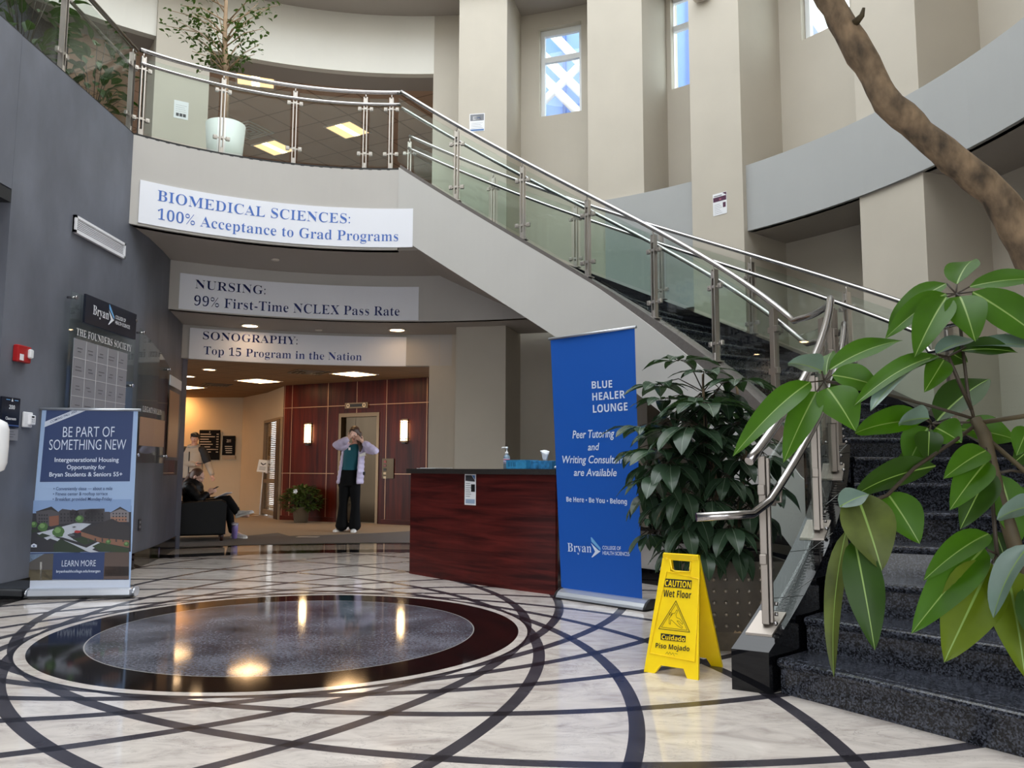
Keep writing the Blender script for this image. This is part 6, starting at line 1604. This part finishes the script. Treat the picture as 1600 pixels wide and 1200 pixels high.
for pts, r_ in (([(1522, 655, 1.75), (1513, 620, 1.76), (1506, 560, 1.77), (1495, 461, 1.79)], .0035), ([(1524, 655, 1.75), (1460, 636, 1.76), (1370, 612, 1.75), (1289, 595, 1.74)], .0035), ([(1518, 640, 1.75), (1500, 600, 1.74), (1482, 558, 1.73)], .004), ([(1526, 660, 1.75), (1500, 660, 1.76), (1456, 662, 1.76)], .0025), ([(1530, 660, 1.75), (1490, 690, 1.72), (1430, 730, 1.68), (1386, 774, 1.65), (1345, 790, 1.62)], .004),
    ([(1534, 660, 1.74), (1600, 650, 1.70), (1660, 645, 1.66)], .005), ([(1548, 690, 1.72), (1600, 735, 1.68), (1640, 770, 1.64)], .005), ([(1546, 720, 1.70), (1552, 800, 1.68), (1558, 868, 1.65)], .004), ([(1556, 740, 1.70), (1580, 735, 1.70), (1640, 745, 1.68)], .003), ([(1558, 866, 1.65), (1540, 858, 1.64)], .0025), ([(1558, 866, 1.65), (1550, 880, 1.63)], .0025), ([(1558, 866, 1.65), (1572, 886, 1.61)], .0025), ([(1540, 700, 1.71), (1544, 735, 1.69)], .003)):
    MB().tube(pxs(pts), r_, 8).build('petiole', STEMD if r_ < .0045 else STEMG, np_)
# leaf stalks from hub to blade
for hub, ids in (((1494, 459, 1.79), (0, 1, 2, 3, 4, 5, 6)), ((1288, 595, 1.74), (7, 8, 9, 10, 11, 12, 13, 14)), ((1481, 557, 1.73), (15, 16, 17, 18, 19, 20, 21)), ((1456, 662, 1.76), (22, 23, 24, 25, 26, 27))):
    for i in ids:
        b, t, w_, d0, d1, tilt_, k = near[i]; MB().tube([on_y(*hub), on_y(b[0], b[1], d0)], .0018, 6).build('stalk', STEMD, np_)
POTG = mat('planter_grey', srgb(84, 80, 76), .6)
MB().lathe([(.22, .004), (.26, .44), (.28, .46), (.25, .46), (.24, .40)], (PX+.06, PY, 0), 28).build('pot', POTG, np_)
MB().lathe([(.245, .40), (.001, .41)], (PX+.06, PY, 0), 24).build('soil', bpy.data.materials['dark_soil'], np_)
# ---- thick bare branch of a second plant crossing the upper right corner
br = thing('bare_branch_plant', 'thick bare brown trunk curving across the upper right corner', 'plant', (2.35, 2.2, 0))
bp_ = [(1195, -620, 2.5), (1205, -420, 2.46), (1225, -230, 2.42), (1255, -110, 2.37), (1270, -60, 2.34), (1284, -18, 2.32), (1312, 28, 2.30), (1345, 84, 2.28), (1372, 138, 2.26), (1394, 168, 2.25), (1440, 208, 2.24), (1490, 250, 2.22), (1538, 288, 2.21), (1566, 316, 2.20), (1590, 356, 2.20), (1625, 430, 2.20)]
wd_ = [22, 26, 30, 33, 34, 36, 40, 44, 40, 46, 42, 46, 47, 50, 52, 54]
B_ = pxs(bp_); Rr = [w_*p.y/FPX/2 for w_, p in zip(wd_, B_)]
B2, R2 = [], []
for i in range(len(B_)-1):
    for t in (0, .34, .67): B2.append(B_[i].lerp(B_[i+1], t)+Vector((random.uniform(-1, 1), 0, random.uniform(-1, 1)))*.003); R2.append(lerp(Rr[i], Rr[i+1], t)*random.uniform(.95, 1.06))
B2.append(B_[-1]); R2.append(Rr[-1])
B2 += [Vector((2.0, 2.2, 1.1)), Vector((2.3, 2.2, .7)), Vector((2.4, 2.2, .40))]; R2 += [.05, .055, .06]
MB().tube(B2, R2, 14).build('trunk', BARK, br)
tip_ = MB(); random.seed(9)
for k in range(14):
    p = B2[0]+Vector((0, 0, .05*k/4-.05)); a = 2*pi*k/14*3.1; d_ = Vector((math.cos(a), math.sin(a), random.uniform(-.3, .5))).normalized()
    leaf(tip_, p, p+d_*random.uniform(.2, .3), .08, Vector((-math.sin(a), math.cos(a), .1)), .12, .25, 6)
tip_.build('foliage', [LEAFN, RIBN], br)
kn_ = on_y(1336, 36, 2.26); MB().tube([kn_, kn_+Vector((.012, -.02, .012)), kn_+Vector((.014, -.03, .03))], [.012, .008, .004], 8).build('twig_stub', STEMG, br)
MB().lathe([(.24, .004), (.28, .42), (.30, .44), (.27, .44), (.26, .38)], (2.42, 2.2, 0), 28).build('pot', POTG, br)
MB().lathe([(.265, .38), (.001, .39)], (2.42, 2.2, 0), 24).build('soil', bpy.data.materials['dark_soil'], br)

# ---- umbrella plant in the riveted planter
cl = [1.02, 1.68, 4.96, 5.62]; ZP = .52
ump = thing('riveted_planter', 'grey metal planter studded with rivets, behind the yellow sign', 'planter', ((cl[0]+cl[1])/2, (cl[2]+cl[3])/2, 0))
PMET = mat('planter_metal', srgb(104, 96, 87), .5, .15, noise=.12, nscale=12); PLIN = mat('planter_plinth', srgb(120, 110, 98), .8, noise=.2, nscale=20)
cxp, cyp, sx_, sy_ = (cl[0]+cl[1])/2, (cl[2]+cl[3])/2, cl[1]-cl[0], cl[3]-cl[2]
bx = MB()
for (x, y, a, b) in ((cxp, cl[2]+.01, sx_, .02), (cxp, cl[3]-.01, sx_, .02), (cl[0]+.01, cyp, .02, sy_-.04), (cl[1]-.01, cyp, .02, sy_-.04)): bx.box((x, y, (.11+ZP)/2), (a, b, ZP-.11))
bx.build('body', PMET, ump)
MB().box((cxp, cyp, .055), (sx_-.012, sy_-.012, .11)).build('plinth', PLIN, ump)
MB().box((cxp, cyp, ZP-.05), (sx_-.04, sy_-.04, .02)).build('soil', bpy.data.materials['dark_soil'], ump)
ch_ = MB()
for k in range(7):
    x = cl[0]+.30+.05*k; ch_.prism([(0, 0), (.05, 0), (.04, .012+.008*(k % 3)), (.02, .006), (.01, .016)], .006, (x, cl[2]-.006, .105), (1, 0, 0), (0, 0, 1), (0, 1, 0))
ch_.build('peeling_edge', mat('peeling_edge_tan', srgb(196, 172, 140), .9), ump)
RVM = mat('rivet_steel', srgb(168, 158, 148), .3, .6)
r0 = MB().ball((0, 0, 0), .0125, 10).build('rivet', RVM, ump); first = True
for i in range(13):
    for j in range(6):
        p = Vector((cl[0]+.05+.07*i, cl[2]-.002, .145+.068*j)) if i < 9 else Vector((cl[0]-.002, cl[2]+.08+.07*(i-9), .145+.068*j))
        o_ = r0 if first else r0.copy()
        if not first: COL.objects.link(o_)
        o_.location = p; first = False
sch = thing('umbrella_plant', 'large dark umbrella plant in the riveted planter beside the blue banner', 'plant', (cxp, cyp, ZP-.04))
fol = MB(); tw = MB(); random.seed(21)
hubs = [(1063, 562, 5.5, .20), (1101, 580, 5.4, .19), (1152, 592, 5.2, .20), (1123, 606, 5.4, .19), (1090, 618, 5.2, .22), (1100, 628, 5.05, .25), (1040, 622, 5.4, .20), (1003, 664, 5.4, .20), (1050, 668, 5.2, .20), (1122, 676, 5.1, .20), (1047, 718, 5.0, .23), (1069, 762, 4.95, .22), (1112, 776, 4.95, .20), (1072, 818, 4.9, .21), (1142, 818, 4.9, .2), (1012, 768, 5.4, .17), (1155, 714, 5.2, .2), (1192, 706, 5.3, .2), (1200, 752, 5.3, .2), (1100, 856, 4.88, .17), (1150, 850, 4.9, .17), (998, 700, 5.6, .17), (1078, 700, 5.2, .2), (1135, 740, 5.0, .19), (1170, 790, 5.1, .18), (1030, 700, 5.1, .2), (1180, 650, 5.4, .2), (1150, 640, 5.5, .2), (1015, 830, 5.4, .15), (1205, 690, 5.6, .2), (1040, 780, 5.3, .18), (1110, 720, 5.4, .2), (1060, 640, 5.6, .2), (1165, 680, 5.7, .2), (1090, 740, 5.5, .2), (1190, 800, 5.5, .18), (1140, 700, 5.6, .2), (1120, 830, 5.3, .18), (1030, 600, 5.6, .2), (1075, 660, 4.95, .24), (1025, 740, 5.0, .2), (1130, 620, 5.2, .22), (1110, 650, 5.6, .22), (1010, 720, 5.3, .2), (1090, 800, 5.0, .2), (1060, 850, 5.1, .18), (1160, 750, 5.6, .2), (1150, 660, 5.3, .2), (1040, 660, 5.6, .22), (1100, 690, 5.0, .2), (1130, 790, 5.5, .2), (1060, 790, 5.4, .2)]
trunkA = [Vector((cxp-.04, cyp-.08, ZP-.05)), on_y(1112, 860, 5.25), on_y(1104, 815, 5.25), on_y(1122, 770, 5.25), on_y(1106, 700, 5.3), on_y(1100, 640, 5.3), on_y(1098, 585, 5.4)]
trunkB = [Vector((cxp+.08, cyp, ZP-.05)), on_y(1150, 840, 5.35), on_y(1160, 760, 5.4), on_y(1165, 690, 5.45), on_y(1150, 600, 5.4)]
MB().tube(trunkA, [.022, .021, .02, .018, .015, .011, .007], 10).build('trunk', BARK, sch); MB().tube(trunkB, [.02, .019, .017, .013, .008], 10).build('trunk', BARK, sch)
allT = [p for tr_ in (trunkA, trunkB) for i in range(len(tr_)-1) for p in (tr_[i], tr_[i].lerp(tr_[i+1], .5))]
for (x, y, d, L) in hubs:
    h_ = on_y(x, y, d); a_ = min(allT, key=lambda p: (p-h_-Vector((0, 0, -.12))).length); m_ = a_.lerp(h_, .55)+Vector((0, 0, .06))
    tw.tube([a_, m_, h_], [.005, .0035, .003], 6)
    n_ = random.randint(7, 9); a0 = random.uniform(0, 6.28); droop_ = random.uniform(.25, .75) if y > 600 else random.uniform(.05, .3)
    if y > 700: droop_ = random.uniform(.7, 1.4)
    for k in range(n_):
        a = a0+2*pi*k/n_+random.uniform(-.15, .15); l_ = L*random.uniform(.95, 1.28)
        d_ = Vector((math.cos(a), math.sin(a), -droop_*random.uniform(.7, 1.3))).normalized()
        b_ = h_+d_*l_*.18; tw.tube([h_, b_], .0022, 5)
        leaf(fol, b_, b_+d_*l_, l_*.44, Vector((-math.sin(a), math.cos(a), random.uniform(-.2, .2))), .10, .18, 6)
fol.build('foliage', [LEAFM, RIBM], sch); tw.build('twigs', STEMD, sch)
# ---- low plants in the bed under the stair
def bush(name, label, c, R_, H_, n, L, mat_, seed, pot=None, zbase=0, stems=True, root=None):
    random.seed(seed); o = root or thing(name, label, 'plant', (c[0], c[1], zbase)); f_ = MB(); s_ = MB()
    for k in range(n):
        a = random.uniform(0, 2*pi); u = random.random()**.5; v = random.random()
        p = Vector((c[0]+R_*u*math.cos(a)*math.sin(pi*(.25+.6*v)), c[1]+R_*u*math.sin(a)*math.sin(pi*(.25+.6*v)), zbase+H_*(.12+.88*v)))
        d_ = Vector((math.cos(a)*u, math.sin(a)*u, random.uniform(-.5, .5))).normalized(); l_ = L*random.uniform(.7, 1.2)
        leaf(f_, p, p+d_*l_, l_*.42, Vector((-math.sin(a), math.cos(a), random.uniform(-.4, .4))), .1, .2, 4)
        if stems and k % 6 == 0: s_.tube([Vector((c[0], c[1], zbase)), Vector((c[0], c[1], zbase)).lerp(p, .6)+Vector((0, 0, .03)), p], .004, 5)
    f_.build('foliage', [mat_, RIBM], o); s_.build('stems', STEMD, o)
    return o
q = on_y(1013, 790, 8.2); bush('bed_plant', 'dark low plant in the stone bed between banner and umbrella plant', (q.x+.1, q.y+.1), .38, .85, 170, .14, LEAFM, 5, zbase=.37)
q = on_y(1105, 780, 7.3); bush('bed_plant', 'dark plant in the stone bed, mostly hidden behind the umbrella plant', (q.x, q.y), .36, .8, 130, .14, LEAFM, 6, zbase=.37)
# ---- plant in a pot by the elevator
q = on_z(470, 817); ep = thing('potted_plant', 'small bushy potted plant with a white flower, left of the elevator', 'plant', (q.x, q.y, 0))
MB().lathe([(.13, .008), (.17, .30), (.18, .31), (.155, .31), (.15, .27)], (q.x, q.y, 0), 20).build('pot', mat('pot_taupe', srgb(98, 84, 66), .6), ep)
MB().lathe([(.155, .27), (.001, .28)], (q.x, q.y, 0), 16).build('soil', bpy.data.materials['dark_soil'], ep)
bush('', '', (q.x, q.y), .38, .50, 620, .13, leaf_mat('leaf_lobby', srgb(66, 82, 34), None, .35, .15), 8, zbase=.18, root=ep)
fw = on_y(462, 768, q.y-.28); flw = MB()
for k in range(5): leaf(flw, fw, fw+Vector((.05*math.cos(1.26*k), -.03, .05*math.sin(1.26*k))), .045, Vector((-math.sin(1.26*k), 0, math.cos(1.26*k))), .1, .1, 4)
flw.build('flower', [WHITE, WHITE], ep)
# ---- ficus on the balcony
FD = 9.6; q = on_y(353, 190, FD); fx = thing('ficus_tree', 'small leafed ficus tree in a white pot behind the balcony railing', 'tree', (q.x, FD, 4.54))
wpot = (on_y(382, 215, FD)-on_y(322, 215, FD)).length/2; ztp = on_y(352, 196, FD).z
MB().lathe([(wpot*.78, 4.542), (wpot, ztp), (wpot*.94, ztp), (wpot*.9, ztp-.05)], (q.x, FD, 0), 24).build('pot', mat('white_pot', srgb(214, 218, 214), .4), fx)
MB().lathe([(wpot*.91, ztp-.05), (.001, ztp-.04)], (q.x, FD, 0), 16).build('soil', bpy.data.materials['dark_soil'], fx)
FB_ = mat('ficus_bark', srgb(158, 132, 104), .8, noise=.2, nscale=12)
trn = [on_y(351, 205, FD), on_y(352, 150, FD), on_y(353, 105, FD), on_y(351, 60, FD), on_y(353, 10, FD), on_y(356, -60, FD)]
MB().tube([Vector((q.x, FD, ztp-.06))]+trn, [.045, .044, .042, .036, .028, .022, .014], 10).build('trunk', FB_, fx)
LF = leaf_mat('leaf_ficus', srgb(66, 88, 40), None, .35, .25); ff = MB(); random.seed(4)
ends = [(262, 15), (272, 30), (258, 40), (285, 50), (300, 20), (310, 62), (318, 95), (300, 80), (330, 40), (336, 15), (380, 20), (395, 35), (405, 70), (398, 85), (385, 60), (420, 12), (436, 8), (410, 45), (370, 75), (360, 90), (378, 98), (345, 85), (320, 30), (282, 8), (404, 5), (322, 78), (296, 45), (372, 40), (330, 60), (420, -20), (270, -20), (340, -40), (380, -50), (310, -30)]
for i, (x, y) in enumerate(ends):
    e_ = on_y(x, y, FD+random.uniform(-.35, .35)); s0 = on_y(352+random.uniform(-2, 2), min(y+random.uniform(25, 60), 112), FD); m_ = s0.lerp(e_, .5)+Vector((0, 0, .06))
    MB().tube([s0, m_, e_], [.010, .006, .003], 6).build('branch', FB_, fx)
    for k in range(17):
        p = s0.lerp(e_, random.uniform(.42, 1.05))+Vector((random.gauss(0, .05), random.gauss(0, .06), random.gauss(0, .05)))
        a = random.uniform(0, 6.28); d_ = Vector((math.cos(a), math.sin(a), random.uniform(-1.1, .1))).normalized(); l_ = random.uniform(.055, .085)
        leaf(ff, p, p+d_*l_, l_*.48, Vector((-math.sin(a), math.cos(a), .3)), .08, .2, 3)
ff.build('foliage', [LF, LF], fx)
# ---- trailing plants behind the railing over the grey wall
for i, (x, y, d, n_, R_, H_, lb) in enumerate(((95, 62, 7.3, 120, .45, .75, 'leafy green plant behind the glass railing at the upper left corner'), (172, 15, 8.6, 90, .38, .9, 'leafy plant rising above the rail end near the grey wall top'))):
    q = on_y(x, y, d); o_ = thing('balcony_plant', lb, 'plant', (min(q.x, -4.62), d, 4.54))
    bx_ = min(q.x, -4.62)
    MB().lathe([(.16, 4.542), (.2, 4.85), (.19, 4.85), (.18, 4.8)], (bx_, d, 0), 20).build('pot', POTG, o_)
    bush('', '', (bx_, d), R_, H_+.25, n_, .19, LEAFD, 30+i, zbase=4.8, root=o_)
# dark patterned panel seen through the upper left glass
S('wall_upper_left', MB().box((-6.2, 6.2, 6.2), (.12, 9, 3.2)), mat('dark_dotted_panel', srgb(58, 60, 66), .5, col2=srgb(88, 90, 98), nscale=30))
# ================================================================== OUTSIDE THE WINDOWS
FACADE = mat('blue_glass_facade', srgb(120, 150, 214), .25, noise=.10, nscale=.6); BEAM = mat('white_beam', srgb(232, 234, 236), .5)
fc = P(10.5, 69.5); fdir = -tang(69.5)
bo = thing('glass_building', 'blue glass building with white diagonal beams outside the window beside the stair pier', 'building', Vector((fc.x, fc.y, 0)))
def fp(u, z, o=0): return fc+fdir*u+Vector((math.cos(rad(69.5)), math.sin(rad(69.5)), 0))*-o+Vector((0, 0, z))
n_out = Vector((math.cos(rad(69.5)), math.sin(rad(69.5)), 0))
MB().prism(rectp(-3, 3, 0, 13), .2, fc, fdir, (0, 0, 1), n_out).build('glass_wall', FACADE, bo)
for k in range(-3, 4): MB().prism(rectp(-.03, .03, 0, 13), .05, fc+fdir*(k*.62)-n_out*.05, fdir, (0, 0, 1), n_out).build('mullion', mat('mullion_%d' % (k+3), srgb(96, 118, 176), .4), bo)
w0 = P(6.32, 69.6)
def beam(p, q, w=.09):
    a = on_plane(*p, fc-n_out*.5, n_out); b = on_plane(*q, fc-n_out*.5, n_out); d_ = (b-a).normalized(); a2, b2 = a-d_*1.2, b+d_*1.2
    MB().tube([a2, b2], w, 4).build('beam', BEAM, bo)
beam((870, 60), (908, 100)); beam((860, 98), (908, 145)); beam((850, 122), (900, 172)); beam((868, 140), (908, 100))
fc3 = P(14, 51.5); rf_ = thing('grey_roof', 'grey roof edge low in the narrow window between two piers', 'building', fc3)
z_ = on_plane(1060, 118, fc3, Vector((math.cos(rad(51.5)), math.sin(rad(51.5)), 0))).z
t5 = -tang(51.5)
MB().prism([(-3, 0), (-.3, 0), (-.3, z_-.9), (-1.0, z_+.5), (-3, z_+1.2)], 2, fc3, t5, (0, 0, 1), (math.cos(rad(51.5)), math.sin(rad(51.5)), 0)).build('gable', mat('roof_grey', srgb(150, 156, 168), .6), rf_)
